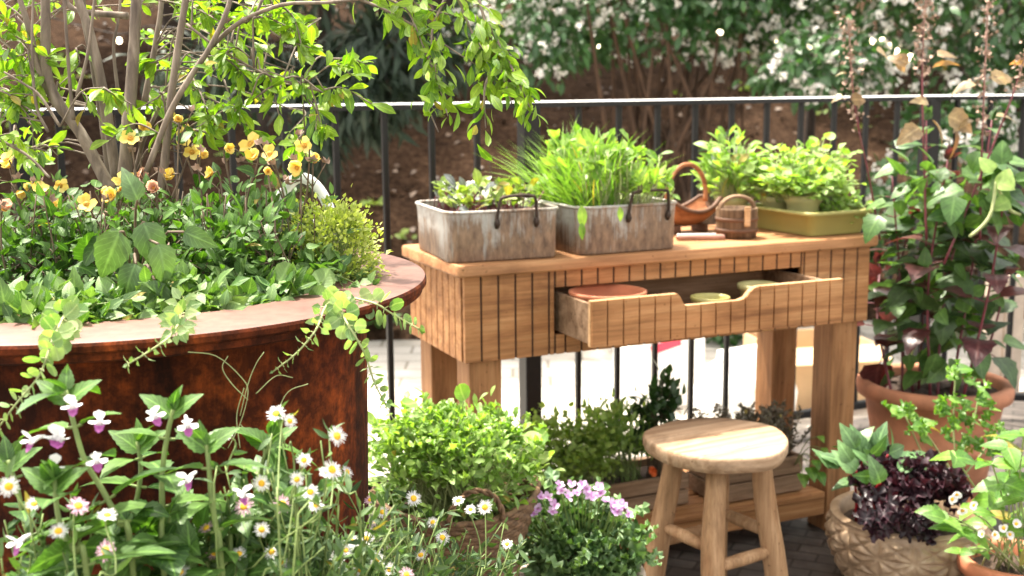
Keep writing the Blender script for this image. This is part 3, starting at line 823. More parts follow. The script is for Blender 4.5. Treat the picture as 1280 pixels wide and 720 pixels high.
# low slatted shelf
g = G()
for i in range(5): box(g, (W_ / 2, 0.045 + i * 0.07, 0.105), (W_ - 0.21, 0.058, 0.016), bev=0.002, seg=1)
sh = g.build('shelf', 'wood', bench, smooth=False)
for vv in (0.034, D_ - 0.034):
    g = G(); box(g, (W_ / 2, vv, 0.072), (W_ - 0.2, 0.024, 0.048), bev=0.002, seg=1); g.build('stretcher', 'wood', bench, smooth=False)
# drawer, pulled out along the bench's own -v axis
PULL = 0.172
drawer = bpy.data.objects.new('drawer', None); COL.objects.link(drawer); drawer.parent = bench
drawer.location = (0, -PULL, 0); drawer['label'] = 'long drawer pulled open with a scooped finger hold in its grooved front'
D0, D1, DZ0, DZ1 = OP0 + 0.004, OP1 - 0.006, OZ0 + 0.003, OZ1 - 0.005
cut = [(D0 + 0.0, 0), (0.448, 0), (0.453, 0.004), (0.466, 0.026), (0.474, 0.029), (0.615, 0.029), (0.632, 0.024), (0.645, 0.010), (0.655, 0.003), (0.668, 0), (D1, 0)]
def top_at(u):
    us = [c_[0] for c_ in cut]; ds = [c_[1] for c_ in cut]
    return DZ1 - np.interp(u, us, ds)
def front_panel(us, v0, v1, gap):
    g = G()
    for a, b in us:
        a2, b2 = a + gap / 2, b - gap / 2
        inner = sorted(set([a2, b2] + [c_[0] for c_ in cut if a2 < c_[0] < b2]))
        V = []
        for u in inner:
            z = top_at(u); V += [(u, v0, DZ0), (u, v1, DZ0), (u, v1, z), (u, v0, z)]
        n = len(inner)
        F = [[i * 4 + j, (i + 1) * 4 + j, (i + 1) * 4 + (j + 1) % 4, i * 4 + (j + 1) % 4] for i in range(n - 1) for j in range(4)]
        g.add(V, [np.array(F), np.array([0, 3, 2, 1]), (n - 1) * 4 + np.array([0, 1, 2, 3])])
    return g
du = np.linspace(D0, D1, 18)
g = front_panel(list(zip(du[:-1], du[1:])), 0.0, 0.006, 0.0042); dfr = g.build('drawer_front', 'wood', drawer, smooth=False)
M['pale_edge'] = wood('pale_cut_edge', (0.42, 0.24, 0.11), (0.55, 0.34, 0.18), (0.64, 0.43, 0.25), 'x', 1.0)
g = front_panel([(D0 + 0.001, D1 - 0.001)], 0.0062, 0.017, 0.0); g.build('front_board', 'pale_edge', dfr, smooth=False)
DD = 0.30
for uu in (D0 + 0.008, D1 - 0.018):
    g = G(); box(g, (uu + 0.005, 0.0172 + DD / 2, (DZ0 + DZ1) / 2 - 0.004), (0.010, DD, DZ1 - DZ0 - 0.012), bev=0.001, seg=1); g.build('drawer_side', 'crate', drawer, smooth=False)
g = G(); box(g, ((D0 + D1) / 2, 0.0172 + DD / 2, DZ0 + 0.006), (D1 - D0 - 0.040, DD - 0.002, 0.008)); g.build('drawer_bottom', 'crate', drawer, smooth=False)
g = G(); box(g, ((D0 + D1) / 2, 0.0172 + DD - 0.012, (DZ0 + DZ1) / 2 - 0.004), (D1 - D0 - 0.040, 0.009, DZ1 - DZ0 - 0.02)); g.build('drawer_back', 'crate', drawer, smooth=False)
DBZ = DZ0 + 0.010
# what lies in the drawer
def Bd(u, v, z=DBZ): return B(u, v - PULL, z)
t = thing('clay_saucer', 'round terracotta saucer lying at the left end of the open drawer', 'saucer', Bd(0.335, 0.12, DBZ + 0.001))
g = G(); lathe(g, [(0.001, 0.004), (0.070, 0.004), (0.076, 0.008), (0.086, 0.080), (0.090, 0.084), (0.090, 0.090), (0.084, 0.091), (0.080, 0.084), (0.070, 0.062), (0.001, 0.060)], 40); g.build('saucer_dish', 'terra_new', t)
t = thing('green_pot', 'small lime green plastic pot standing in the middle of the open drawer', 'pot', Bd(0.600, 0.10, DBZ + 0.001))
g = G(); lathe(g, [(0.001, 0.001), (0.034, 0.001), (0.040, 0.046), (0.046, 0.048), (0.047, 0.058), (0.044, 0.059), (0.040, 0.052), (0.034, 0.01), (0.001, 0.008)], 36); g.build('pot_wall', 'olive', t)
t = thing('green_pot', 'pale green pot lying at the right end of the open drawer', 'pot', Bd(0.765, 0.14, DBZ + 0.001))
g = G(); lathe(g, [(0.001, 0.001), (0.038, 0.001), (0.044, 0.056), (0.050, 0.058), (0.051, 0.070), (0.047, 0.071), (0.043, 0.064), (0.038, 0.01), (0.001, 0.008)], 36); g.build('pot_wall', 'olive_pale', t)
t = thing('hand_trowel', 'dark hand trowel lying in the open drawer between saucer and green pot', 'trowel', Bd(0.49, 0.10, DBZ + 0.03), 0.4)
g = G(); tube(g, [(0, -0.03, 0.035), (0, 0.03, 0.028), (0, 0.06, 0.02)], [0.011, 0.012, 0.007], 10); g.build('handle', 'purple_plastic', t)
g = G(); V, F, U = strip(6, lambda t_: obov(min(1, t_ * 0.9 + 0.12)) , 0.28, 0.45, 0.1); g.add(V * 0.13 + np.array([0, 0.055, 0.012]), F); o = g.build('blade', 'steel', t); mm = o.modifiers.new('s', 'SOLIDIFY'); mm.thickness = 0.002

# ================================================================== TIN TROUGHS
def tin(label, u, v, hx, hy, h, rz, hu0, hu1, loc_off=0):
    t = thing('tin_trough', label, 'tin trough', B(u, v, H + 0.001), YAW + rz, 'galvanised tin troughs on the bench')
    g = G()
    f = 0.006
    loft_rr(g, [(hx - f, hy - f, 0.03, 0.0), (hx - f + 0.002, hy - f + 0.002, 0.032, 0.004), (hx - 0.002, hy - 0.002, 0.034, h * 0.75), (hx, hy, 0.036, h - 0.004)], 8)
    loft_rr(g, [(hx - 0.003, hy - 0.003, 0.034, h - 0.004), (hx - 0.004, hy - 0.004, 0.033, h * 0.6), (hx - 0.008, hy - 0.008, 0.03, 0.01)], 8, cap_bottom=False)
    g.build('tin_wall', 'tin', t)
    g = G(); ring = []
    for q, (sx, sy) in enumerate(((1, 1), (-1, 1), (-1, -1), (1, -1))):
        for k_ in range(9):
            a = q * PI / 2 + k_ * PI / 16; ring.append((sx * (hx - 0.036) + 0.036 * math.cos(a), sy * (hy - 0.036) + 0.036 * math.sin(a), h - 0.002))
    ring.append(ring[0]); tube(g, ring, 0.0038, 8, cap=False); g.build('rolled_rim', 'tin', t)
    g = G(); V, n = [], 0
    loft_rr(g, [(hx - 0.006, hy - 0.006, 0.03, h - 0.022)], 6); g.F = []; kk = 4 * 7
    g.add(g.V[-1], [np.arange(kk)]); g.build('soil', 'soil', t)
    for sy in (-1, 1):
        y = sy * (hy + 0.004)
        g = G()
        tube(g, curve([(hu0, y, h - 0.036), (hu0, y + sy * 0.002, h - 0.012), (hu0 + 0.006, y + sy * 0.006, h + 0.022), (hu0 + 0.014, y + sy * 0.007, h + 0.030), ((hu0 + hu1) / 2, y + sy * 0.008, h + 0.033), (hu1 - 0.014, y + sy * 0.007, h + 0.031), (hu1 - 0.005, y + sy * 0.006, h + 0.024), (hu1, y + sy * 0.002, h - 0.012), (hu1, y, h - 0.036)], 40), 0.0036, 8)
        for hh in (hu0, hu1):
            tube(g, [(hh, y - sy * 0.003, h - 0.040), (hh, y, h - 0.03), (hh, y + sy * 0.001, h - 0.018)], [0.004, 0.0075, 0.004], 8)
        g.build('handle', 'handle', t)
    return t
T1 = (0.118, 0.155); T2 = (0.420, 0.130)
tin('tin trough of seedlings, silvery at its left end and rusty brown in front', *T1, 0.135, 0.148, 0.114, -0.07, -0.022, 0.072)
tin('rusty grey tin trough of chives and salad leaves, in the middle of the bench', *T2, 0.137, 0.135, 0.112, 0.02, -0.010, 0.098)
def tw(T_, x, y, z, rz=0.0):
    c_, s_ = math.cos(rz), math.sin(rz)
    return B(T_[0] + c_ * x - s_ * y, T_[1] + s_ * x + c_ * y, H + z)
# seedlings
c = tw(T1, 0, 0, 0.085)
t = thing('beet_seedlings', 'short row of glossy seedling leaves growing in the silvery rusty tin trough', 'seedlings', c)
g = G(); gs = G()
n = 170
for i in range(n):
    p = tw(T1, RNG.uniform(-0.10, 0.10), RNG.uniform(-0.115, 0.115), 0.088, -0.07) - c
    tip = p + np.array([RNG.normal() * 0.016, RNG.normal() * 0.016, RNG.uniform(0.018, 0.062)])
    tube(gs, curve([p, (p + tip) / 2 + RNG.normal(size=3) * 0.005, tip], 5), 0.0012, 4, 0)
    ax = norm(np.array([RNG.normal() * .6, RNG.normal() * .6, 0.65]))
    scatter(g, 'obov', tip[None], ax, np.array([[0, -0.3, 1]]) + RNG.normal(size=(1, 3)) * 0.5, RNG.uniform(0.030, 0.056), 0 if RNG.random() < 0.74 else 1, None, RNG.uniform(1.0, 1.4))
M['beet_dark'] = leaf('dark_seedling_leaf', (0.07, 0.075, 0.085), (0.20, 0.21, 0.24), 0.1, 0.25, 0.5)
g.build('leaves', ['beet_leaf', 'beet_dark'], t); gs.build('stems', 'stem_red', t)
# chives and greens in the second trough
c = tw(T2, -0.05, 0.02, 0.085)
t = thing('chives', 'spray of thin arching chive blades in the left half of the middle tin trough', 'chives', c)
g = G(); n = 300
bx_ = RNG.uniform(-0.118, -0.01, n); by_ = RNG.uniform(-0.11, 0.11, n)
pos = np.array([tw(T2, a, b, 0.086) for a, b in zip(bx_, by_)]) - c
lean = np.stack([(bx_ + 0.03) * 3.4 - 0.1, (by_) * 2.5, np.ones(n)], 1) @ np.array([[math.cos(YAW), math.sin(YAW), 0], [-math.sin(YAW), math.cos(YAW), 0], [0, 0, 1]]) + RNG.normal(size=(n, 3)) * np.array([0.28, 0.28, 0.1])
outw = lean * np.array([1, 1, 0]) + RNG.normal(size=(n, 3)) * 0.2
scatter(g, 'blade', pos, lean, -outw * 2 + np.array([0, 0, 0.5]), RNG.uniform(0.11, 0.23, n), 0)
g.build('blades', 'chive', t)
c = tw(T2, 0.04, 0.0, 0.085)
t = thing('salad_greens', 'bright green salad leaves standing tall among the chives in the middle tin trough', 'salad plant', c)
g = G(); gs = G()
for i in range(210):
    a, b = RNG.uniform(-0.075, 0.108), RNG.uniform(-0.115, 0.115)
    p = tw(T2, a, b, 0.086) - c
    hgt = RNG.uniform(0.04, 0.165) * (1.0 - 0.45 * max(0, (a - 0.03) / 0.09))
    tip = p + BA * (a - 0.02) * 0.4 * RNG.random() + BB * b * 0.3 + np.array([RNG.normal() * 0.02, RNG.normal() * 0.02, hgt])
    tube(gs, curve([p, (p + tip) / 2 + RNG.normal(size=3) * 0.008, tip], 5), 0.0015, 4, 0)
    ax = norm(np.array([RNG.normal() * .5, RNG.normal() * .5 - 0.1, 0.8]))
    for q in range(RNG.integers(1, 4)):
        ax2 = norm(ax + RNG.normal(size=3) * 0.45)
        scatter(g, ['obov', 'lance6', 'salad'][RNG.integers(0, 3)], tip[None], ax2, RNG.normal(size=(1, 3)) + np.array([0, -0.2, 0.4]), RNG.uniform(0.022, 0.058))
for (x, y, d, L, tl) in ((716, 186, 2.86, 0.075, (-0.25, 0, 1)), (753, 188, 2.86, 0.065, (0, 0, 1)), (770, 186, 2.86, 0.06, (0.35, 0, 1)), (705, 200, 2.8, 0.05, (-.3, 0, 1))):
    p = P(x, y + 20, d) - c
    scatter(g, 'obov', p[None], tl, np.array([[0.2, -0.8, 0.3]]), L)
    tube(gs, curve([p * np.array([.8, .8, 0]) + np.array([0, 0, 0.0]), p * 0.6 + np.array([0, 0, 0.02]), p], 6), 0.0016, 4)
for (x, y, L) in ((727, 270, 0.055), (727, 292, 0.04), (775, 272, 0.035)):          # leaves flopping over the tin edge
    p = P(x, y - 14, 2.66) - c
    scatter(g, 'lance6', p[None], (0.05, -0.15, -1), np.array([[0, -1, 0.1]]), L)
g.build('leaves', 'salad_leaf', t); gs.build('stems', 'stem_pale', t)

# ================================================================== TRUG, BUCKET, KNIFE
TC = B(0.745, 0.27, H + 0.001)
t = thing('wooden_trug', 'small reddish wooden trug basket with a tall bent handle, behind the middle of the bench', 'trug', TC, YAW + 0.1)
g = G()
nx_, ny_ = 17, 9
def trug_pt(i, j, off):
    a = (i / (nx_ - 1) - 0.5) * 2; b = (j / (ny_ - 1) - 0.5) * 2
    x = 0.088 * a; y = 0.058 * b * math.sqrt(max(0.12, 1 - 0.62 * a * a))
    z = 0.018 + 0.062 * (0.55 * a * a + 0.65 * b * b) ** 1.2
    return (x * (1 - off), y * (1 - off * 1.2), min(z, 0.086) + off * 0.05)
for off, rev in ((0, 1), (0.05, 0)):
    V = [trug_pt(i, j, off) for i in range(nx_) for j in range(ny_)]
    F = np.array([[i * ny_ + j, (i + 1) * ny_ + j, (i + 1) * ny_ + j + 1, i * ny_ + j + 1] for i in range(nx_ - 1) for j in range(ny_ - 1)])
    g.add(V, F[:, ::-1] if rev else F)
g.build('trug_body', 'trug', t)
ringp = [trug_pt(i, 0, 0) for i in range(nx_)] + [trug_pt(nx_ - 1, j, 0) for j in range(1, ny_)] + [trug_pt(i, ny_ - 1, 0) for i in range(nx_ - 2, -1, -1)] + [trug_pt(0, j, 0) for j in range(ny_ - 2, -1, -1)]
g = G(); tube(g, [np.array(p) + np.array([0, 0, 0.003]) for p in ringp], 0.006, 8, cap=False); g.build('rim_band', 'trug_dark', t)
g = G(); a = np.linspace(-0.25, PI + 0.25, 30)
tube(g, np.stack([0.072 * np.cos(a), np.zeros(30) - 0.0 + 0.01 * np.cos(a), 0.098 + 0.082 * np.sin(a)], 1), 0.0062, 8); g.build('handle', 'trug', t)
g = G()
for x in (-0.045, 0.045): box(g, (x, 0, 0.011), (0.012, 0.06, 0.022), bev=0.002)
g.build('foot', 'trug_dark', t)
t = thing('stave_bucket', 'small dark wooden stave tub with a hoop handle, in front of the reddish trug', 'tub', B(0.802, 0.120, H + 0.001), YAW - 0.1)
g = G()
lathe(g, [(0.001, 0.006), (0.044, 0.006), (0.0445, 0.0), (0.050, 0.0), (0.0525, 0.03), (0.053, 0.072), (0.0525, 0.076), (0.047, 0.076), (0.046, 0.02), (0.001, 0.02)], 48, rmod=lambda a, z: 1 + 0.012 * np.sign(np.sin(a * 14)) * (np.abs(np.sin(a * 14)) > 0.97) - 0.012 * (np.abs(np.sin(a * 7)) < 0.12))
g.build('stave_wall', 'dark_wood', t)
g = G()
for z in (0.020, 0.048): lathe(g, [(0.0515, z - 0.005), (0.0545, z - 0.004), (0.0548, z + 0.004), (0.0522, z + 0.005)], 48)
g.build('hoop', 'trug_dark', t)
g = G(); a = np.linspace(0, PI, 24)
for q in (-0.004, 0.004): tube(g, np.stack([0.049 * np.cos(a), np.full(24, q), 0.072 + 0.033 * np.sin(a)], 1), 0.0045, 8)
g.build('handle', 'crate', t)
g = G(); box(g, (0.0, -0.0555, 0.058), (0.016, 0.006, 0.05), bev=0.002); g.build('lug', 'pale_edge', t, smooth=False)
t = thing('pruning_knife', 'small folded knife with a pinkish wooden handle lying on the bench edge', 'knife', B(0.690, 0.115, H + 0.001), YAW - 0.36)
g = G(); box(g, (0, 0, 0.007), (0.125, 0.02, 0.012), bev=0.005, seg=3); g.build('handle', 'pinkwood', t)
g = G(); box(g, (-0.01, 0.0, 0.0145), (0.10, 0.006, 0.003), bev=0.001); g.build('blade', 'white_metal', t)

# ================================================================== GREEN TRAY WITH POTS
TRC = B(1.052, 0.165, H + 0.001)
t = thing('seed_tray', 'shallow olive green plastic tray on the right end of the bench, holding pots', 'tray', TRC, YAW + 0.04)
g = G()
loft_rr(g, [(0.088, 0.128, 0.018, 0.0), (0.090, 0.130, 0.02, 0.004), (0.098, 0.138, 0.022, 0.052), (0.108, 0.148, 0.026, 0.054), (0.109, 0.149, 0.026, 0.062), (0.103, 0.143, 0.024, 0.064), (0.097, 0.137, 0.022, 0.058), (0.087, 0.127, 0.018, 0.006)], 6)
g.V, last = g.V, g.V[-1]
g.add(last[-28:], [np.arange(28)]); g.build('tray_shell', 'olive', t)
def trp(x, y, z=0.008):
    c_, s_ = math.cos(0.04), math.sin(0.04)
    return B(1.052 + c_ * x - s_ * y, 0.165 + s_ * x + c_ * y, H + z)
pot('plant_pot', 'olive plastic pot behind the left corner of the green tray', 'pot', B(0.925, 0.325, H + 0.001), 0.042, 0.033, 0.082, 'olive_pale', 0.003, 0.016, 36, group='green pots on the bench')
pot('plant_pot', 'olive plastic pot at the back left inside the green tray, half hidden by leaves', 'pot', trp(-0.045, 0.062), 0.041, 0.032, 0.082, 'olive_pale', 0.003, 0.016, 36, group='green pots on the bench')
pot('plant_pot', 'foremost olive plastic pot standing clear inside the green tray', 'pot', trp(-0.036, -0.035), 0.046, 0.036, 0.092, 'olive_pale', 0.003, 0.018, 36, group='green pots on the bench')
pot('plant_pot', 'olive plastic pot at the right rear of the green tray, buried under leaves', 'pot', trp(0.045, 0.06), 0.042, 0.033, 0.082, 'olive_pale', 0.003, 0.016, 36, group='green pots on the bench')
def upright_plant(name, label, cat, base, rb, n, hmin, hmax, spread, tmpl, size, lm, sm, leaves=(1, 3), up=0.5, r=0.0014, group=None, flat=0.4):
    t = thing(name, label, cat, base, 0, group); g = G(); gs = G()
    for i in range(n):
        a = RNG.random() * 2 * PI; q = math.sqrt(RNG.random())
        p = np.array([math.cos(a), math.sin(a), 0]) * q * rb
        hgt = RNG.uniform(hmin, hmax) * (1 - 0.35 * q * q)
        tip = np.array([math.cos(a), math.sin(a), 0]) * q * (rb + spread) + np.array([RNG.normal() * 0.012, RNG.normal() * 0.012, hgt])
        cv = curve([p, p * 0.6 + tip * 0.4 + np.array([0, 0, hgt * 0.15]), tip], 6)
        tube(gs, cv, np.linspace(r, r * 0.6, len(cv)), 4)
        for k_ in range(RNG.integers(*leaves)):
            f_ = 1.0 if k_ == 0 else RNG.uniform(0.55, 1.0)
            pp_ = cv[int(f_ * (len(cv) - 1))]
            ax = norm(np.array([math.cos(a) * q, math.sin(a) * q, up]) + RNG.normal(size=3) * 0.55)
            scatter(g, tmpl if isinstance(tmpl, str) else tmpl[RNG.integers(0, len(tmpl))], pp_[None], ax, np.array([[0, -0.15, 1]]) + RNG.normal(size=(1, 3)) * flat, size * RNG.uniform(0.65, 1.25), 0, None, RNG.uniform(0.85, 1.2))
    g.build('leaves', lm, t); gs.build('stems', sm, t)
    return t
PLB = 'young plants in the green pots'
upright_plant('seedling_plant', 'bushy upright seedlings with spoon-shaped leaves in the pot behind the tray corner', 'plant', B(0.925, 0.325, H + 0.055), 0.036, 110, 0.07, 0.22, 0.045, ['obov', 'lance6'], 0.044, 'salad_leaf', 'stem_pale', (1, 4), 0.9, group=PLB)
upright_plant('seedling_plant', 'trailing pale green seedlings in the back left pot of the tray', 'plant', trp(-0.045, 0.062, 0.065), 0.034, 80, 0.02, 0.15, 0.07, ['mini', 'obov'], 0.026, 'cress', 'stem_pale', (3, 6), 0.5, group=PLB)
upright_plant('seedling_plant', 'broad mass of pale round leaves over the foremost pot of the tray', 'plant', trp(-0.030, -0.02, 0.075), 0.042, 170, 0.055, 0.125, 0.085, ['round', 'mini'], 0.023, 'cress', 'stem_pale', (3, 6), 0.25, group=PLB, flat=0.25)
upright_plant('seedling_plant', 'tall pale leafy seedlings over the right rear pot of the tray', 'plant', trp(0.045, 0.06, 0.065), 0.036, 170, 0.05, 0.19, 0.115, ['round', 'mini', 'mini'], 0.024, 'cress', 'stem_pale', (3, 6), 0.3, group=PLB, flat=0.25)
upright_plant('cress', 'low mat of tiny pale cress leaves spilling over the front right edge of the tray', 'cress', trp(0.05, -0.07, 0.006), 0.05, 190, 0.05, 0.105, 0.02, ['round', 'mini'], 0.016, 'cress', 'stem_pale', (2, 5), 0.3, 0.0008, flat=0.25)

# ================================================================== STOOL
SCN = Pz(897, 546, 0.42)
t = thing('wooden_stool', 'pale round wooden stool with a wavy live edge seat and four round legs', 'stool', (SCN[0], SCN[1], 0), 0.5)
g = G(); SH = 0.42
def srm(a, z): return 1 + 0.022 * np.sin(a * 3 + 0.6) + 0.016 * np.sin(a * 5 + 2.0) + 0.010 * np.sin(a * 8 + 1)
seat_r = 0.158
lathe(g, [(0.001, SH - 0.038), (seat_r * 0.9, SH - 0.038), (seat_r * 0.965, SH - 0.034), (seat_r * 0.995, SH - 0.022), (seat_r, SH - 0.008), (seat_r * 0.99, SH - 0.002), (seat_r * 0.97, SH), (seat_r * 0.5, SH + 0.0005), (0.001, SH + 0.0005)], 96, rmod=srm)
g.build('seat', 'stool_wood', t)
legs_xy = []
for i in range(4):
    a = PI / 4 + i * PI / 2 + 0.08
    p0 = np.array([0.092 * math.cos(a), 0.092 * math.sin(a), SH - 0.030]); p1 = np.array([0.150 * math.cos(a), 0.150 * math.sin(a), 0.0])
    legs_xy.append((p0, p1)); g = G()
    pts = np.linspace(p0, p1, 8); tube(g, pts + np.stack([0.0015 * np.sin(np.arange(8) + i), 0.0015 * np.cos(np.arange(8) * 1.3 + i), 0 * np.arange(8)], 1), [0.021, 0.023, 0.0245, 0.0255, 0.026, 0.026, 0.0255, 0.025], 16)
    g.build('leg', 'stool_leg', t)
for i in range(4):
    zz = 0.205 if i % 2 else 0.165
    f_ = 1 - zz / (SH - 0.03)
    a0 = legs_xy[i][0] * (1 - f_) + legs_xy[i][1] * f_; a1 = legs_xy[(i + 1) % 4][0] * (1 - f_) + legs_xy[(i + 1) % 4][1] * f_
    g = G(); tube(g, np.linspace(a0 * 0.97 + a1 * 0.03, a1 * 0.97 + a0 * 0.03, 6), [0.011, 0.0135, 0.0145, 0.0145, 0.0135, 0.011], 12); g.build('stretcher', 'stool_leg', t)

# ================================================================== BASKET OF SALAD on an upturned pot
BK = Pz(570, 612, 0.43); BK[2] = 0.285
pot_h = 0.283
t = thing('upturned_pot', 'weathered brown clay pot turned upside down under the woven basket', 'pot', (BK[0], BK[1], 0))
g = G(); lathe(g, [(0.150, 0), (0.154, 0.004), (0.154, 0.035), (0.146, 0.04), (0.118, pot_h - 0.004), (0.114, pot_h), (0.001, pot_h)], 48); g.build('pot_wall', 'crate', t)
t = thing('woven_basket', 'coarse brown woven basket with rope loop handles, overflowing with green salad leaves', 'basket', (BK[0], BK[1], BK[2]), 0.25)
g = G(); rows, seg = 15, 56
def bprof(f): return 0.108 + 0.050 * f ** 0.8, 0.085 + 0.045 * f ** 0.8
for i in range(rows):
    f = i / (rows - 1); rx, ry_ = bprof(f)
    a = np.linspace(0, 2 * PI, seg * 2 + 1)
    wob = 0.0022 * np.sin(a * seg / 2 + (i % 2) * PI)
    lift = 0.012 * f * np.cos(a * 2)
    tube(g, np.stack([(rx + wob) * np.cos(a), (ry_ + wob) * np.sin(a), 0.006 + f * 0.130 + lift], 1), 0.0062, 6, 0, RNG.random(), cap=False)
lathe(g, [(0.001, 0.003), (0.10, 0.003)], 30)
g.build('woven_wall', 'wicker', t)
for sy in (-1, 1):
    g = G(); a = np.linspace(0, PI, 30)
    base = np.stack([0.050 * np.cos(a) + 0.01, sy * (0.128 + 0.006 * np.sin(a)), 0.125 + 0.062 * np.sin(a)], 1)
    for ph in (0, PI):
        tw_ = np.linspace(0, 26, 30) + ph
        tube(g, base + 0.0030 * np.stack([np.cos(tw_) * np.cos(a), np.sin(tw_), np.cos(tw_) * np.sin(a)], 1), 0.0036, 6, 0, 0.7)
    g.build('handle', 'wicker', t)
g = G(); lathe(g, [(0.001, 0.10), (0.118, 0.10)], 30); g.build('soil', 'soil', t)
c = np.array([BK[0], BK[1], BK[2] + 0.10])
t = thing('salad_plants', 'dense bright green rocket and lettuce leaves growing out of the woven basket', 'salad plant', c)
g = G(); gs = G()
n = 2000
cen = P(566, 572, 2.24) - c
p, q, tone = mound(cen, (0.170, 0.12, 0.10), n, 40, 0.45, -0.35, 0.5)
ax = q * 0.7 + np.array([0, 0, 0.6]) + RNG.normal(size=(n, 3)) * 0.5
szs = RNG.uniform(0.013, 0.030, n)
pick = RNG.integers(0, 4, n)
for k_, tm in enumerate(('obov', 'salad', 'frill', 'obov')):
    m_ = pick == k_
    scatter(g, tm, p[m_], ax[m_], np.array([0, -0.2, 1]) + q[m_] * 0.4 + RNG.normal(size=(m_.sum(), 3)) * 0.4, szs[m_], 0, tone[m_])
stems(gs, (0, 0, 0), 0.09, p[::7], 0.0016, 0, 4)
nb = 420; ab = RNG.random(nb) * 2 * PI; qb = 0.55 + 0.5 * RNG.random(nb)
cb_, sb_ = math.cos(0.25), math.sin(0.25); ex, ey = 0.150 * qb * np.cos(ab), 0.122 * qb * np.sin(ab)
pb = np.stack([cb_ * ex - sb_ * ey, sb_ * ex + cb_ * ey, RNG.uniform(0.0, 0.075, nb)], 1)
ob = np.stack([np.cos(ab), np.sin(ab), np.full(nb, .3)], 1)
scatter(g, 'obov', pb, ob + RNG.normal(size=(nb, 3)) * .5, np.array([0, -.2, 1]) + RNG.normal(size=(nb, 3)) * .4, RNG.uniform(0.018, 0.034, nb), 0)
for (x, y) in ((655, 545), (668, 556), (672, 575), (640, 595), (610, 590), (660, 590), (520, 505), (580, 500), (470, 530), (625, 530)):
    tip = P(x, y, 2.2) - c; cv = curve([RNG.normal(size=3) * 0.03, tip * 0.55 + np.array([0, 0, 0.05]), tip], 8)
    tube(gs, cv, 0.0013, 4); scatter(g, 'round', tip[None], norm(tip + RNG.normal(size=3) * 0.1), np.array([[0, -0.5, 0.8]]), 0.034)
g.build('leaves', 'salad_leaf', t); gs.build('stems', 'stem_pale', t)

# ================================================================== PELARGONIUM
PG = Pz(728, 713, 0.235); PG[2] = 0
pot('clay_pot', 'pale cream clay pot beneath the mauve flowered pelargonium', 'pot', PG, 0.118, 0.085, 0.235, 'cream', 0.008, 0.03)
c = PG + np.array([0, 0, 0.215])
t = thing('pelargonium', 'compact pelargonium with crinkled pale-edged leaves and mauve flowers', 'pelargonium', c)
g = G(); gs = G(); cen = np.array([0.0, 0, 0.055])
pp = bush(g, cen, (0.122, 0.115, 0.115), 620, 0.030, 'lobed', 0, 0.15, 0.9, 0.45, k=30, spread=0.4, floor=-0.25, shell=0.75)
stems(gs, (0, 0, 0), 0.03, pp[::8], 0.0018, 0, 4)
g.build('leaves', 'pelarg', t); gs.build('stems', 'stem_brown', t)
def flower5(name, mats, np_, size, parent, eye=None, cup=0.5, layers=1, tmpl='petal', wid=1.0, eye_r=0.1):
    g = G()
    for L in range(layers):
        for i in range(np_):
            a = i * 2 * PI / np_ + L * PI / np_ + RNG.normal() * 0.14
            ax = np.array([math.cos(a), math.sin(a), cup + L * 0.25 + RNG.normal() * 0.2])
            scatter(g, tmpl, np.array([[0, 0, 0.0]]), ax, np.array([[0, 0, 1.0]]), size * 0.5 * RNG.uniform(0.78, 1.12), 0, None, wid * RNG.uniform(0.8, 1.1))
    o = g.build(name, mats, parent)
    if eye:
        g = G(); lathe(g, [(size * eye_r, 0.0), (size * eye_r * 0.95, size * 0.05), (size * eye_r * 0.6, size * 0.10), (0.0002, size * 0.12)], 14)
        e = g.build('flower_centre', eye, o); return o, e
    return o, None
def face(o, pos, nrm, parent, roll=0.0, sc=1.0):
    q = Vector([float(x) for x in nrm]).to_track_quat('Z', 'Y')
    o.parent = parent; o.location = tuple(float(x) for x in pos)
    o.rotation_mode = 'QUATERNION'; o.rotation_quaternion = q @ Euler((0, 0, roll)).to_quaternion(); o.scale = (sc,) * 3
def copy_flower(src, parent):
    o = link_copy(src[0], parent)
    if src[1] is not None: link_copy(src[1], o)
    return o
TOCAM = lambda p: norm(np.array([0, 0, CAM_H]) - np.asarray(p))
protos = None
for k_, (x, y) in enumerate(((662, 628), (672, 636), (685, 622), (693, 632), (702, 614), (715, 606), (722, 616), (733, 611), (748, 610), (751, 617), (764, 634), (772, 640), (779, 633), (676, 622), (741, 620), (768, 629), (667, 642), (710, 620), (700, 606), (728, 606), (738, 620), (757, 626), (774, 630), (785, 642), (690, 640), (655, 636))):
    w = P(x, y, 2.24); o, e = flower5('flower', 'p_mauve', 5, 0.024, t, None, 0.15, 1, wid=0.75)
    face(o, w - c, TOCAM(w) + np.array([0, 0, 0.7]) + RNG.normal(size=3) * 0.35, t, RNG.random() * 6)
    gq = G(); tube(gq, curve([w - c, (w - c) * 0.75 + np.array([0, 0, -0.01]), (w - c) * 0.55], 5), 0.0011, 4); gq.build('flower_stalk', 'stem', t)

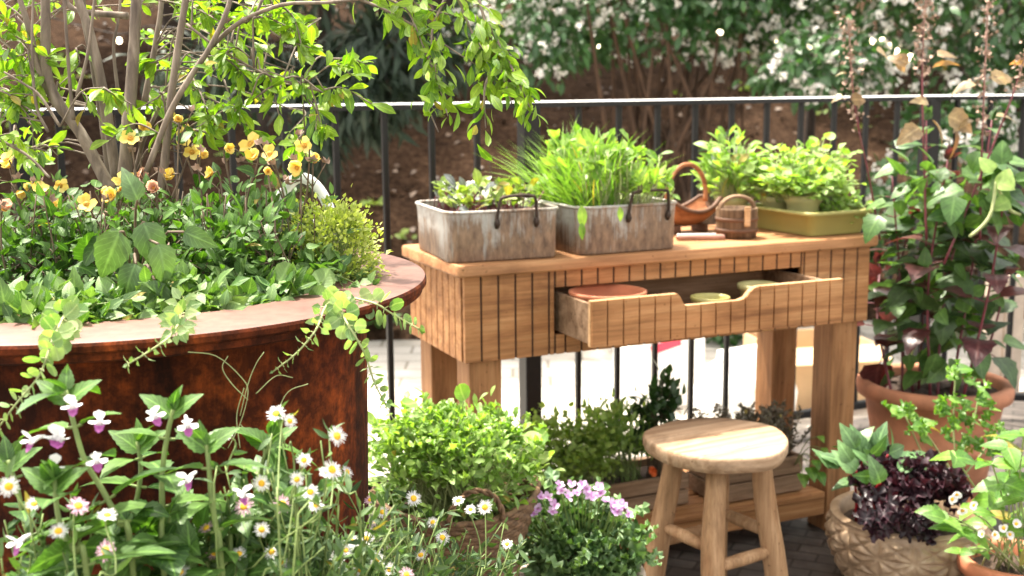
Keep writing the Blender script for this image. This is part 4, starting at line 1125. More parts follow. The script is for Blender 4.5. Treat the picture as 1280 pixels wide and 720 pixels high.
# ================================================================== TROUGH, CRATE UNDER THE BENCH
def wood_box(name, label, cat, c, rz, sx, sy, h):
    t = thing(name, label, cat, c, rz); g = G(); th = 0.014
    for i in range(2):
        z = 0.002 + h / 2 * (i + 0.5)
        for s_ in (-1, 1):
            box(g, (0, s_ * (sy / 2 - th / 2), z), (sx, th, h / 2 - 0.004), bev=0.002, seg=1)
            box(g, (s_ * (sx / 2 - th / 2), 0, z), (th, sy - 2 * th - 0.001, h / 2 - 0.004), bev=0.002, seg=1)
    box(g, (0, 0, 0.006), (sx - 2 * th - 0.002, sy - 2 * th - 0.002, 0.010))
    g.build('boards', 'crate', t, smooth=False)
    g = G(); g.add([(-sx / 2 + th, -sy / 2 + th, h - 0.02), (sx / 2 - th, -sy / 2 + th, h - 0.02), (sx / 2 - th, sy / 2 - th, h - 0.02), (-sx / 2 + th, sy / 2 - th, h - 0.02)], np.array([[0, 1, 2, 3]])); g.build('soil', 'soil', t)
    return t
SZ = 0.1135
wood_box('wooden_trough', 'long dark board trough of herbs on the low bench shelf left of the stool', 'trough', B(0.42, 0.17, SZ), YAW, 0.46, 0.17, 0.085)
wood_box('wooden_crate', 'small board crate of brownish heather on the low shelf by the right bench leg', 'crate', B(0.845, 0.12, SZ), YAW, 0.27, 0.15, 0.10)
c = B(0.33, 0.17, SZ + 0.065); t = thing('herb_clump', 'olive green small-leaved herb clump in the left of the long trough under the bench', 'herb', c)
g = G(); gs = G(); pp = bush(g, (0, 0, 0.065), (0.16, 0.11, 0.13), 1900, 0.019, 'mini', 0, 0.4, 0.7, 0.6, k=24, shell=0.6); stems(gs, (0, 0, 0), 0.09, pp[::12], 0.0013, 0, 4)
g.build('leaves', 'herb', t); gs.build('stems', 'stem', t)
c = B(0.50, 0.18, SZ + 0.065); t = thing('herb_clump', 'taller yellow-green lance-leaved herb in the middle of the long trough under the bench', 'herb', c)
g = G(); gs = G(); pp = bush(g, (0, 0, 0.085), (0.11, 0.09, 0.14), 900, 0.026, 'lance', 0, 1.0, 0.5, 0.5, k=20, shell=0.6); stems(gs, (0, 0, 0), 0.06, pp[::10], 0.0013, 0, 4)
g.build('leaves', 'cress', t); gs.build('stems', 'stem', t)
c = B(0.585, 0.14, SZ + 0.065); t = thing('evergreen_herb', 'dark glossy leaved plant directly behind the left edge of the stool seat', 'plant', c)
g = G(); gs = G(); pp = bush(g, (0, 0, 0.10), (0.075, 0.06, 0.16), 330, 0.034, 'ovate', 0, 0.6, 0.7, 0.5, k=14, shell=0.6); stems(gs, (0, 0, 0), 0.03, pp[::8], 0.0016, 0, 4)
g.build('leaves', 'dark_herb', t); gs.build('stems', 'stem_brown', t)
o, e = flower5('flower', 'fruit', 6, 0.032, t, None, 0.6, 2); w = P(816, 589, 2.93); face(o, w - c, TOCAM(w), t)
c = B(0.845, 0.12, SZ + 0.08); t = thing('heather', 'wiry grey-brown heather filling the crate beside the right bench leg', 'heather', c)
g = G(); gs = G()
n = 230
for i in range(n):
    b = np.array([*(BA * RNG.uniform(-0.115, 0.10) + BB * RNG.uniform(-0.05, 0.05))[:2], 0]); tip = b * 1.15 + np.array([RNG.normal() * 0.03, RNG.normal() * 0.03, RNG.uniform(0.06, 0.15)])
    cv = curve([b, (b + tip) / 2 + RNG.normal(size=3) * 0.01, tip], 9); tube(gs, cv, 0.0009, 4)
    m_ = 50; f_ = RNG.random(m_); pq = np.stack([np.interp(f_, np.linspace(0, 1, len(cv)), cv[:, k]) for k in range(3)], 1)
    scatter(g, 'tiny', pq, rdir(m_) + np.array([0, 0, 0.7]), rdir(m_), 0.013)
g.build('leaves', 'heather', t); gs.build('stems', 'stem_brown', t)
c = B(0.955, 0.05, SZ + 0.085); t = thing('strawberry_runner', 'single green leafed sprig leaning out of the crate against the right bench leg', 'plant', c)
g = G(); gs = G()
for (x, y, s_) in ((1012, 584, 0.055), (1003, 592, 0.05), (1022, 590, 0.05), (1018, 575, 0.04), (1028, 560, 0.03), (1024, 545, 0.03)):
    w = P(x, y, 2.98) - c; tube(gs, curve([(0, 0, -0.01), w * 0.5 + np.array([0, 0, 0.02]), w], 6), 0.0012, 4)
    scatter(g, 'ovate_s', w[None], norm(w * np.array([1, 1, 0.2]) + np.array([0, -0.02, -0.03])), np.array([[0, -0.6, 0.8]]), s_)
g.build('leaves', 'straw', t); gs.build('stems', 'stem', t)

# ================================================================== BIG TERRACOTTA POT WITH DARK ORACH
OP = Pz(1168, 474, 0.375); OP[2] = 0
pot('terracotta_pot', 'large old terracotta pot with a thick rolled rim and raised band, right of the bench', 'pot', OP, 0.190, 0.135, 0.375, 'terra', 0.016, 0.04, 72, bands=(0.55,))
c = OP + np.array([0, 0, 0.34])
t = thing('orach_plant', 'tall dark purple-green leafy plant in the large terracotta pot, with red stems', 'plant', c)
g = G(); gs = G()
for (b, tp, kk) in (((1150, 455), (1158, 150), 0), ((1190, 455), (1240, 150), 0), ((1130, 460), (1115, 220), 0), ((1205, 450), (1258, 230), 0), ((1165, 460), (1185, 200), 0), ((1175, 440), (1205, 260), 0), ((1145, 440), (1140, 270), 0), ((1120, 455), (1100, 330), 0), ((1215, 455), (1262, 330), 0)):
    d0, d1 = OP[1] / CT + 0.35 + RNG.normal() * 0.06, 3.12 + RNG.normal() * 0.12
    d0 = 3.22 + RNG.normal() * 0.06
    p0 = P(*b, d0) - c; p0[2] = 0; p1 = P(*tp, d1) - c
    cv = curve([p0, p0 * 0.5 + p1 * 0.5 + RNG.normal(size=3) * 0.02, p1], 14)
    leafy_stem(g, cv, 0.0040, 0.0022, 0.10, 0.092, 'tri', RNG.choice([0, 0, 2]), 1, 0.32, 0.05, 0.35, 6, True, RNG.random() * 3, 0.35, 0.35)
n = 70
p, q, tone = mound((0.01, 0, 0.36), (0.19, 0.16, 0.28), n, 26, 0.4, -0.7, 0.5)
scatter(g, 'tri', p, q * 0.8 + RNG.normal(size=(n, 3)) * 0.5 + np.array([0, 0, -0.1]), np.array([0, -0.3, 1]) + RNG.normal(size=(n, 3)) * 0.45, RNG.uniform(0.05, 0.115, n), np.zeros(n, int)[0], tone)
g.build('leaves', ['orach', 'stem_red', 'burgundy'], t)
g = G(); n = 80
p, q, tone = mound((0.0, -0.04, 0.27), (0.20, 0.15, 0.33), n, 20, 0.4, -0.8, 0.6)
scatter(g, 'heart', p, q * 0.8 + RNG.normal(size=(n, 3)) * 0.5, np.array([0, -0.2, 1]) + RNG.normal(size=(n, 3)) * 0.4, RNG.uniform(0.04, 0.085, n), 0, tone)
for (x, y, L, ax) in ((1225, 200, 0.10, (1, 0, -.1)), (1240, 215, 0.10, (0.8, 0, .2)), (1205, 238, 0.09, (-1, 0, 0)), (1250, 240, 0.11, (.6, -.3, -.2)), (1130, 210, 0.07, (-1, 0, 0.1)), (1185, 255, 0.08, (.3, -.4, -.6)), (1120, 185, 0.07, (.5, 0, 0.3)), (1262, 205, 0.08, (1, 0, .2)), (1270, 255, .09, (.5, -.4, -.4)), (1100, 270, .07, (-.6, -.4, -.5))):
    scatter(g, 'tri', (P(x, y, 2.98) - c)[None], ax, np.array([[0, -0.4, 1.0]]), L)
p, q, tone = mound(P(1190, 235, 3.0) - c, (0.17, 0.12, 0.10), 70, 14, 0.4, -0.9, 0.6)
scatter(g, 'heart', p, q * 0.8 + RNG.normal(size=(70, 3)) * 0.5, np.array([0, -0.3, 1]) + RNG.normal(size=(70, 3)) * 0.4, RNG.uniform(0.035, 0.075, 70), 0, tone)
g.build('young_leaves', 'orach_green', t)
g = G(); gs = G()                                           # tall flowering stems with papery leaves and seed heads
tall = (((1158, 300), (1153, 100), (1158, -20), 1), ((1225, 300), (1228, 170), (1236, -25), 1), ((1180, 330), (1258, 140), (1284, 60), 0), ((1074, 165), (1066, 110), (1060, 22), 2), ((1100, 300), (1086, 220), (1074, 165), 3))
gsd = G()
for a, b, e_, kind in tall:
    d = 3.0 if kind < 2 else 3.15
    cv = curve([P(*a, d) - c, P(*b, d - 0.03) - c, P(*e_, d - 0.06) - c], 18)
    tube(gs, cv, np.linspace(0.0032, 0.0016, len(cv)), 6)
    if kind == 3: continue
    gsd = G()
    L_ = len(cv)
    for k_ in range(150 if kind != 0 else 60):
        f_ = 1 - RNG.random() ** 1.3 * (0.5 if kind == 1 else 0.85 if kind == 2 else 0.4); i0 = f_ * (L_ - 1)
        q_ = np.array([np.interp(i0, np.arange(L_), cv[:, z]) for z in range(3)]) + RNG.normal(size=3) * np.array([0.012, 0.012, 0.012])
        scatter(gsd, 'mini', q_[None], rdir(1), rdir(1), RNG.uniform(0.008, 0.017))
    i0 = int(L_ * (0.5 if kind else 0.6)); tube(gsd, cv[i0:] + np.array([0.0005, 0, 0]), 0.0024, 5)
    gsd.build('seed_head', 'seed', t)
for (x, y, L, ax) in ((1150, 160, 0.075, (-.8, -.3, -.3)), (1165, 150, 0.08, (.5, -.3, -.5)), (1185, 145, 0.09, (.9, -.2, -.3)), (1192, 160, .085, (.3, -.3, -.9)), (1135, 80, .06, (-.7, 0, .5)), (1165, 85, .07, (.8, 0, .5)), (1172, 70, .06, (.9, 0, .3)), (1220, 105, .07, (-.9, 0, 0)), (1240, 100, .07, (.8, 0, .3)), (1215, 150, .06, (-.9, -.2, -.1)), (1245, 145, .06, (.9, -.2, .1)), (1262, 80, .07, (.7, 0, .2)), (1275, 110, .06, (.6, 0, .5)), (1058, 92, .03, (-.8, 0, .2)), (1064, 125, .05, (.8, 0, .1)), (1054, 120, .035, (-.8, 0, -.1)), (1160, 128, .05, (-.7, -.3, .3)), (1095, 62, .05, (.8, 0, -.2)), (1120, 75, .05, (.6, 0, -.4))):
    scatter(g, 'tri', (P(x, y, 2.97) - c)[None], ax, np.array([[0, -0.5, 0.9]]) + RNG.normal(size=(1, 3)) * .4, L * .85)
g.build('bronze_leaves', 'bronze', t); gs.build('tall_stems', 'stem_red', t)
# pale tendril in front of the dark leaves
t = thing('pale_tendril', 'pale yellow-green curling tendril with small leaves on the dark plant, at the right', 'tendril', P(1262, 262, 2.9))
c = np.array(t.location); g = G()
tube(g, curve([P(1275, 268, 2.9) - c, P(1262, 262, 2.88) - c, P(1250, 240, 2.87) - c, P(1246, 225, 2.87) - c, P(1240, 262, 2.86) - c, P(1230, 280, 2.86) - c, P(1212, 296, 2.86) - c], 26), 0.0042, 7); g.build('stem', 'stem_pale', t)
g = G()
for (x, y, L) in ((1246, 228, .045), (1252, 236, .06), (1240, 216, .05), (1262, 250, .05)): scatter(g, 'heart', (P(x, y, 2.86) - c)[None], rdir(1), np.array([[0, -1, .5]]), L)
g.build('leaves', 'cress', t)

# ================================================================== CARVED BOWL, STRAWBERRY POT AND NEIGHBOURS
BWC = Pz(1135, 640, 0.20); BWC[2] = 0
t = thing('carved_bowl', 'round brown stoneware bowl carved with triangles, holding dark purple lettuce', 'bowl', BWC)
g = G(); seg = 280; rowsz = 84
V = np.zeros((rowsz, seg, 3)); aa = np.arange(seg) * 2 * PI / seg
for i in range(rowsz):
    f = i / (rowsz - 1); z = 0.002 + 0.198 * f
    r = 0.112 + 0.066 * math.sin(min(1, f * 1.25) * PI * 0.5) - 0.012 * max(0, f - 0.75) * 4 * max(0, f - 0.75) * 4
    u_ = aa / (2 * PI) * 14; v_ = f * 4.2
    fu = u_ - np.floor(u_); fv = v_ - math.floor(v_)
    d1 = np.abs(fu - fv); d2 = np.abs(fu - (1 - fv)); d3 = np.minimum(fu, 1 - fu); d4 = min(fv, 1 - fv)
    dd = np.minimum(np.minimum(d1, d2), np.minimum(d3, d4))
    car = 0.009 * np.clip(dd / 0.16, 0, 1) if 0.06 < f < 0.90 else 0.003
    if f > 0.92: car = 0.004
    V[i, :, 0] = (r + car) * np.cos(aa); V[i, :, 1] = (r + car) * np.sin(aa); V[i, :, 2] = z
i = np.arange(rowsz - 1)[:, None] * seg; j = np.arange(seg)[None]; j2 = (j + 1) % seg
g.add(V.reshape(-1, 3), [np.stack([i + j, i + j2, i + seg + j2, i + seg + j], -1).reshape(-1, 4), np.arange(seg)[::-1]])
lathe(g, [(0.176, 0.199), (0.160, 0.204), (0.153, 0.198), (0.150, 0.15)], seg)
g.build('bowl_wall', 'stoneware', t)
g = G(); soil_disc(g, 0.152, 0.165); g.build('soil', 'soil', t)
c = BWC + np.array([0, 0, 0.17]); t = thing('purple_lettuce', 'frilly near-black purple lettuce spilling over the front of the carved bowl', 'lettuce', c)
g = G()
cen = P(1135, 606, 2.68) - c
n = 230; p, q, tone = mound(cen - np.array([0, 0, 0.006]), (0.12, 0.10, 0.045), n, 26, 0.4, -0.4, 0.6)
scatter(g, 'frill', p, q + np.array([0, 0, 0.25]) + RNG.normal(size=(n, 3)) * 0.4, np.array([0, -0.1, 1]) + q * 0.6 + RNG.normal(size=(n, 3)) * 0.3, RNG.uniform(0.032, 0.058, n), 0, tone)
for (x, y) in ((1090, 640), (1098, 652), (1108, 645), (1140, 650), (1150, 658), (1160, 662), (1082, 632), (1102, 632), (1128, 640), (1150, 645)):
    w = P(x, y, 2.58) - c; scatter(g, 'frill', np.repeat(w[None], 3, 0) + RNG.normal(size=(3, 3)) * .008, rdir(3) + np.array([0, -.5, -.6]), np.array([[0, -1, .4]]) + RNG.normal(size=(3, 3)) * .3, 0.045)
g.build('leaves', 'lettuce', t)
c = BWC + np.array([-0.09, 0.05, 0.17]); t = thing('chard', 'green chard with crimson stalks at the left of the carved bowl', 'chard', c)
g = G(); gs = G()
for (x, y, L, ax) in ((1060, 570, .11, (-.7, 0, .7)), (1078, 560, .12, (-.2, 0, 1)), (1095, 552, .11, (.1, 0, 1)), (1110, 555, .10, (.5, 0, .8)), (1100, 590, .10, (-.3, -.4, .6)), (1125, 565, .10, (.8, 0, .5)), (1072, 590, .10, (-.6, -.4, .3)), (1118, 590, .08, (.4, -.4, .5)), (1135, 572, .09, (.9, .1, .3)), (1088, 575, .11, (.1, -.2, .9)), (1108, 605, .08, (.2, -.5, .5)), (1070, 575, .1, (-.5, .2, .8)), (1140, 560, .08, (.9, .2, .3))):
    w = P(x, y + 14, 2.68 + RNG.normal() * 0.04) - c
    tube(gs, curve([RNG.normal(size=3) * np.array([.02, .02, 0]), w * 0.5 + np.array([0, 0, .01]), w], 6), [0.0035] * 5 + [0.002] if False else 0.003, 6)
    scatter(g, 'broad_s', w[None], np.array(ax) + RNG.normal(size=3) * .15, np.array([[0, -0.7, 0.5]]) + RNG.normal(size=(1, 3)) * .4, L * 0.62)
    for q in range(2): scatter(g, 'broad_s', (w + RNG.normal(size=3) * np.array([.02, .02, .012]))[None], np.array(ax) + RNG.normal(size=3) * .35, np.array([[0, -0.7, 0.5]]) + RNG.normal(size=(1, 3)) * .4, L * 0.5)
g.build('leaves', 'chard', t); gs.build('stalks', 'stem_crimson', t)
# columbine-like herb behind the bowl, in its own pot
HC = Pz(1196, 640, 0.16); HC[1] += 0.12; HC[2] = 0
pot('clay_pot', 'small clay pot tucked between carved bowl and large terracotta pot', 'pot', HC, 0.085, 0.062, 0.15, 'terra', 0.008, 0.025, 40)
c = HC + np.array([0, 0, 0.12]); t = thing('columbine', 'tall pale green lobed-leaf plant rising in front of the large terracotta pot', 'plant', c)
g = G(); gs = G()
for pts_ in (((1196, 600), (1192, 540), (1194, 462)), ((1200, 600), (1212, 550), (1225, 490)), ((1192, 600), (1170, 560), (1150, 532)), ((1200, 600), (1225, 570), (1246, 540)), ((1190, 610), (1160, 580), (1128, 512))):
    pts3 = [P(x, y, 2.86) - c for x, y in pts_]; cv = curve([(0, 0, 0)] + pts3, 14); tube(gs, cv, np.linspace(0.0035, 0.0018, len(cv)), 6)
for (x, y) in ((1195, 462), (1182, 470), (1205, 475), (1222, 490), (1188, 500), (1175, 505), (1168, 508), (1200, 505), (1220, 505), (1236, 512), (1198, 520), (1210, 525), (1186, 530), (1162, 534), (1150, 530), (1140, 532), (1226, 530), (1244, 535), (1230, 545), (1205, 548), (1120, 515), (1112, 512), (1132, 516), (1195, 560), (1215, 560), (1180, 545), (1250, 545), (1150, 545), (1240, 560)):
    for k_ in range(3):
        a = -PI / 2 + (k_ - 1) * 1.1
        scatter(g, 'frill' if k_ != 1 else 'heart', (P(x, y, 2.83 + RNG.normal() * .03) - c)[None], (math.cos(a + PI / 2 + RNG.normal() * .5), -0.25, math.sin(a + PI / 2) * .5 + RNG.normal() * .2), np.array([[0, -0.4, 1]]) + RNG.normal(size=(1, 3)) * .3, RNG.uniform(0.024, 0.040))
g.build('leaves', 'straw', t); gs.build('stems', 'stem_pale', t)
SC_ = Pz(1268, 696, 0.18); SC_[2] = 0
pot('terracotta_pot', 'smooth orange terracotta pot at the lower right corner, planted with strawberries', 'pot', SC_, 0.105, 0.075, 0.18, 'terra_new', 0.009, 0.032, 56)
c = SC_ + np.array([0, 0, 0.15]); t = thing('strawberry_plant', 'strawberry plant with broad light green leaves and tiny white flowers in the corner pot', 'strawberry plant', c)
g = G(); gs = G()
for (x, y, L) in ((1195, 572, .07), (1182, 650, .05), (1196, 663, .06), (1170, 640, .045), (1213, 668, .055), (1255, 605, .07), (1272, 580, .07), (1245, 625, .075), (1275, 622, .07), (1280, 600, .08), (1230, 655, .05), (1262, 650, .06), (1278, 665, .06), (1240, 580, .06), (1215, 640, .05), (1260, 560, .06), (1280, 545, .06), (1200, 690, .035), (1285, 640, .07), (1225, 690, .04), (1290, 690, .05), (1252, 548, .05)):
    w = P(x, y, 2.44 + RNG.normal() * .05) - c
    tube(gs, curve([RNG.normal(size=3) * np.array([.025, .025, 0]), w * 0.55 + np.array([0, 0, .025]), w], 7), 0.0019, 5)
    a0 = RNG.random() * 6
    for k_ in range(3):
        a = a0 + k_ * 2.09
        scatter(g, 'ovate_s', w[None], (math.cos(a), math.sin(a), 0.15 + RNG.normal() * .2), np.array([[0, -0.35, 1]]) + RNG.normal(size=(1, 3)) * .25, L * 0.9, 0, None, 1.15)
g.build('leaves', 'straw', t); gs.build('stems', 'stem_pale', t)
for (x, y) in ((1218, 632), (1203, 638), (1196, 618), (1190, 624), (1255, 660), (1262, 668), (1243, 668), (1228, 668), (1270, 655)):
    o, e = flower5('flower', 'p_white', 5, 0.022, t, 'eye_yellow', 0.25, 1, wid=1.2, eye_r=0.2); w = P(x, y, 2.36); face(o, w - c, TOCAM(w) + RNG.normal(size=3) * .3, t)

# ================================================================== BACKGROUND beyond the railing
def bz(x, y): return float(bank_z(np.array(x), np.array(y)))
def on_bank(u, d): p = P(u, 200, d); return np.array([p[0], p[1], bz(p[0], p[1])])
# white flowering shrub
c = on_bank(812, 7.3); c[2] -= 0.05
t = thing('flowering_shrub', 'large blurred shrub with many brown stems, dark leaves and masses of white blossom', 'shrub', c)
g = G()
for i in range(34):
    a = RNG.uniform(0, 2 * PI); b0 = np.array([RNG.normal() * 0.15, RNG.normal() * 0.10, -0.03])
    tip = np.array([RNG.uniform(-0.5, 0.75), RNG.uniform(-0.5, 0.5), RNG.uniform(1.5, 2.3)])
    mid = b0 + np.array([tip[0] * 0.2, tip[1] * 0.25, 0.75 + RNG.random() * 0.2])
    cv = curve([b0, mid, tip], 12); tube(g, cv, np.linspace(RNG.uniform(0.012, 0.035), 0.008, len(cv)), 8)
for i in range(90):
    b0 = np.array([RNG.normal() * 0.2, RNG.normal() * 0.15, -0.03]); tip = b0 + np.array([RNG.normal() * .35, RNG.normal() * .2, RNG.uniform(0.5, 1.2)])
    tube(g, curve([b0, (b0 + tip) / 2 + RNG.normal(size=3) * .05, tip], 7), 0.007, 5)
g.build('stems', 'bark_dark', t)
g = G(); gb = G()
lobes = [((0.05, 0.1, 2.02), (1.0, 0.8, 0.52), 4600), ((1.75, -0.1, 1.9), (1.25, 0.9, 0.70), 5600), ((3.1, 0.2, 1.6), (1.0, 0.9, 0.85), 3800), ((0.85, -0.75, 1.5), (0.4, 0.3, 0.22), 600), ((1.55, -0.95, 1.15), (0.35, 0.25, 0.25), 420), ((2.6, -0.9, 0.95), (0.55, 0.35, 0.45), 800), ((-0.75, -0.3, 1.75), (0.5, 0.4, 0.4), 900), ((0.55, 0.1, 2.6), (1.3, 0.9, 0.7), 2000), ((2.3, 0.1, 2.6), (1.4, 0.9, 0.7), 2000), ((0.28, -0.9, 1.0), (0.10, 0.1, 0.14), 60), ((1.18, -1.0, 0.88), (0.13, 0.12, 0.2), 90), ((1.85, -0.95, 1.02), (0.14, 0.12, 0.18), 90)]
fl = []
for cc, rr, n in lobes:
    p, q, tone = mound(cc, rr, n, 30, 0.33, -0.9, 0.7)
    scatter(g, 'lance', p, q * 0.6 + RNG.normal(size=(n, 3)) * 0.5 + np.array([0, -0.1, -0.35]), np.array([0, -0.2, 1]) + q * .4 + RNG.normal(size=(n, 3)) * .5, RNG.uniform(0.05, 0.10, n), 0, tone, 1.4)
    m_ = max(8, n // 6); p2, q2, _ = mound(cc, np.array(rr) * 1.05, m_, 22, 0.3, -0.9, 0.9); fl.append(p2)
g.build('foliage', 'shrub_leaf', t)
fl = np.concatenate(fl)
# blossom clusters: the ones nearest the terrace that lie in the picture are parts, the rest are one part
def proj(p):
    X, Y, Z = p[:, 0], p[:, 1], p[:, 2] - CAM_H
    d = Y * CT - Z * ST; up_ = Y * ST + Z * CT
    return 640 + F_PX * X / d, 360 - F_PX * up_ / d, d
uu_, vv_, dd_ = proj(fl + c)
front = np.where((vv_ > -10) & (vv_ < 150) & (uu_ < 1300))[0]; front = front[np.argsort(dd_[front])][:95]
def blossom_cluster(nf, r):
    gq = G()
    for i in range(nf):
        o_ = rdir(1)[0] * r * 0.75
        for k_ in range(5):
            a = k_ * 2 * PI / 5 + RNG.random()
            e1 = norm(np.cross(o_ + 1e-4, [0.2, 0.1, 1])); e2 = norm(np.cross(o_, e1))
            scatter(gq, 'petal', o_[None], e1 * math.cos(a) + e2 * math.sin(a) + norm(o_) * 0.3, norm(o_)[None], r * 0.6)
    return gq
bcl = [blossom_cluster(7, 0.023).build('blossom', 'p_blossom', t), blossom_cluster(6, 0.019).build('blossom', 'p_blossom', t), blossom_cluster(8, 0.028).build('blossom', 'p_blossom', t)]
for k_, i in enumerate(front):
    o = bcl[k_] if k_ < 3 else link_copy(bcl[k_ % 3], t)
    o.location = tuple(float(x) for x in fl[i]); o.rotation_euler = (RNG.random() * 6, RNG.random() * 6, 0)
g = G(); rest = np.setdiff1d(np.arange(len(fl)), front)
tV, tF = bcl[0].data, None
n = len(rest)
for k_ in range(9):
    dv = rdir(n); scatter(g, 'petal', fl[rest] + dv * 0.014, rdir(n), dv, 0.022)
o = g.build('far_blossom', 'p_blossom', t); o['kind'] = 'stuff'
# conifer at the left
def trunk_tree(name, label, cat, base, h, r, lobes, tmpl, lm, bm_, size, n_mult=1.0, group=None, droop=0.3):
    t = thing(name, label, cat, base, 0, group); g = G()
    cv = curve([(0, 0, -0.1), (RNG.normal() * .05, 0, h * 0.4), (RNG.normal() * .1, 0, h)], 12); tube(g, cv, np.linspace(r, r * 0.3, len(cv)), 10)
    for cc, rr, n in lobes:
        tip = np.array(cc); f_ = min(0.9, max(0.15, (tip[2] - 0.3) / h)); b0 = cv[int(f_ * (len(cv) - 1))]
        tube(g, curve([b0, (b0 + tip) / 2 + np.array([0, 0, 0.08]), tip], 7), [r * .4] * 0 or r * 0.22, 6)
    g.build('trunk', bm_, t); g = G()
    for cc, rr, n in lobes:
        n = int(n * n_mult); p, q, tone = mound(cc, rr, n, 24, 0.35, -0.95, 0.6)
        scatter(g, tmpl, p, q * .7 + RNG.normal(size=(n, 3)) * .4 + np.array([0, 0, -droop]), np.array([0, 0, 1]) + q * .4 + RNG.normal(size=(n, 3)) * .4, RNG.uniform(0.6, 1.3, n) * size, 0, tone)
    g.build('crown', lm, t)
    return t
trunk_tree('conifer', 'dark drooping conifer standing on the bank behind the hanging green branches', 'conifer', on_bank(415, 7.0), 3.6, 0.07,
           [((0.15, -0.2, 1.35), (0.42, 0.4, 0.22), 900), ((-0.5, 0, 1.5), (0.6, 0.4, 0.28), 900), ((0.45, -0.1, 1.6), (0.5, 0.4, 0.25), 900), ((0, 0, 2.2), (0.9, 0.7, 0.5), 1500), ((0, 0, 3.0), (0.7, 0.6, 0.5), 900), ((-0.05, -0.35, 1.08), (0.18, 0.2, 0.16), 260)], 'needle', 'conifer', 'bark_black', 0.15, 1.0, None, 0.6)
spots = [(-60, 9.2, 'dark broad evergreen tree at the far left behind the planter tree stems'), (230, 10.5, 'dark evergreen tree on the bank above the left end of the railing'), (560, 11.0, 'dark evergreen tree at the top of the bank between conifer and white shrub'), (1010, 11.2, 'dark evergreen tree at the top of the bank behind the white shrub'), (1330, 10.0, 'dark evergreen tree on the bank beyond the right end of the railing')]
for (u, d, lb) in spots:
    b = on_bank(u, d)
    trunk_tree('evergreen_tree', lb, 'tree', b, 5.0, 0.13, [((0, -0.1, 1.35), (1.25, 0.8, 0.55), 1300), ((-0.8, 0, 1.9), (1.0, 0.9, 0.7), 1100), ((0.9, 0, 1.9), (1.0, 0.9, 0.7), 1100), ((0, 0, 2.8), (1.5, 1.2, 0.9), 1600), ((0.1, 0, 4.1), (1.2, 1.0, 0.9), 1100)], 'lance', 'dark_leaf', 'bark_black', 0.17, 1.0, 'dark trees on the bank')
# thin dark trunks in front of the trees
for (u, d, lb) in ((1008, 8.8, 'thin dark trunk on the bank right of the white shrub stems'), (330, 9.0, 'thin dark trunk on the bank behind the planter tree')):
    b = on_bank(u, d); t = thing('young_tree', lb, 'tree', b); g = G(); tube(g, curve([(0, 0, -0.1), (0.03, 0, 1.0), (0, 0, 2.8)], 9), np.linspace(0.045, 0.025, 9), 8); g.build('trunk', 'bark_black', t)
    g = G(); bush(g, (0, 0, 2.7), (0.7, 0.6, 0.5), 500, 0.12, 'lance'); g.build('crown', 'dark_leaf', t)
# small plants on the bank
for (u, d, s_, lb, lm) in ((455, 6.9, 0.16, 'small pale green plant low on the bank left of the bench', 'orach_green'), (905, 6.7, 0.14, 'small dark green tuft on the bank behind the potted seedlings', 'shrub_leaf'), (1085, 7.6, 0.2, 'low green shrublet on the bank right of the tall seedling pots', 'shrub_leaf')):
    b = on_bank(u, d); t = thing('bank_plant', lb, 'plant', b); g = G(); bush(g, (0, 0, s_ * 0.6), (s_, s_, s_), 160, s_ * 0.5, 'ovate'); g.build('leaves', lm, t)
for (u, v, d, n, lb) in ((1012, 132, 8.2, 70, 'patch of violet flowers on the dark bank, left one of two'), (1036, 138, 7.9, 50, 'smaller patch of violet flowers on the dark bank, right one of two')):
    p = P(u, v, d); b = np.array([p[0], p[1], bz(p[0], p[1])]); t = thing('violet_flowers', lb, 'flowers', b); g = G(); dv = rdir(n) * np.array([0.13, 0.08, 0.05]) + np.array([0, 0, 0.05])
    for q in range(4): scatter(g, 'petal', dv, rdir(n), np.array([0, -1, .5]) + RNG.normal(size=(n, 3)) * .5, 0.04)
    g.build('petals', 'p_violet', t)
    g = G(); bush(g, (0, 0, 0.02), (0.12, 0.08, 0.05), 60, 0.05, 'lance'); g.build('leaves', 'shrub_leaf', t)
# string lights
bulbm = None
for lb, pts_ in (('warm white string of small bulbs hanging beyond the railing, upper right', ((835, 5, 7.0), (900, 40, 7.0), (972, 51, 7.1), (1011, 58, 7.1), (1053, 59, 6.9), (1072, 56, 6.8), (1091, 51, 6.7), (1103, 51, 6.7), (1111, 59, 6.6), (1121, 65, 6.6), (1128, 70, 6.6), (1138, 72, 6.5))),
                 ('warm white string of small bulbs hanging beyond the railing, upper left', ((60, 30, 7.6), (149, 51, 7.6), (199, 42, 7.5), (372, 69, 7.4), (469, 71, 7.2), (515, 67, 7.2), (620, 30, 7.3), (749, 57, 7.4)))):
    p3 = [P(*q) for q in pts_]; t = thing('string_lights', lb, 'string lights', p3[0]); c = p3[0]
    g = G(); tube(g, curve([p - c + np.array([0, 0, 0.045]) for p in p3], 60), 0.0035, 5); g.build('cable', 'steel', t)
    for p in p3[1:]:
        if bulbm is None:
            g = G(); lathe(g, [(0.0005, -0.018), (0.010, -0.015), (0.016, -0.004), (0.016, 0.004), (0.010, 0.016), (0.007, 0.022)], 14); bo = g.build('bulb', 'bulb', t); bulbm = bo
            g = G(); lathe(g, [(0.007, 0.020), (0.008, 0.021), (0.008, 0.045), (0.0005, 0.046)], 10); so = g.build('socket', 'steel', bo)
        else:
            bo = link_copy(bulbm, t); link_copy(so, bo)
        bo.location = tuple(float(x) for x in (p - c))
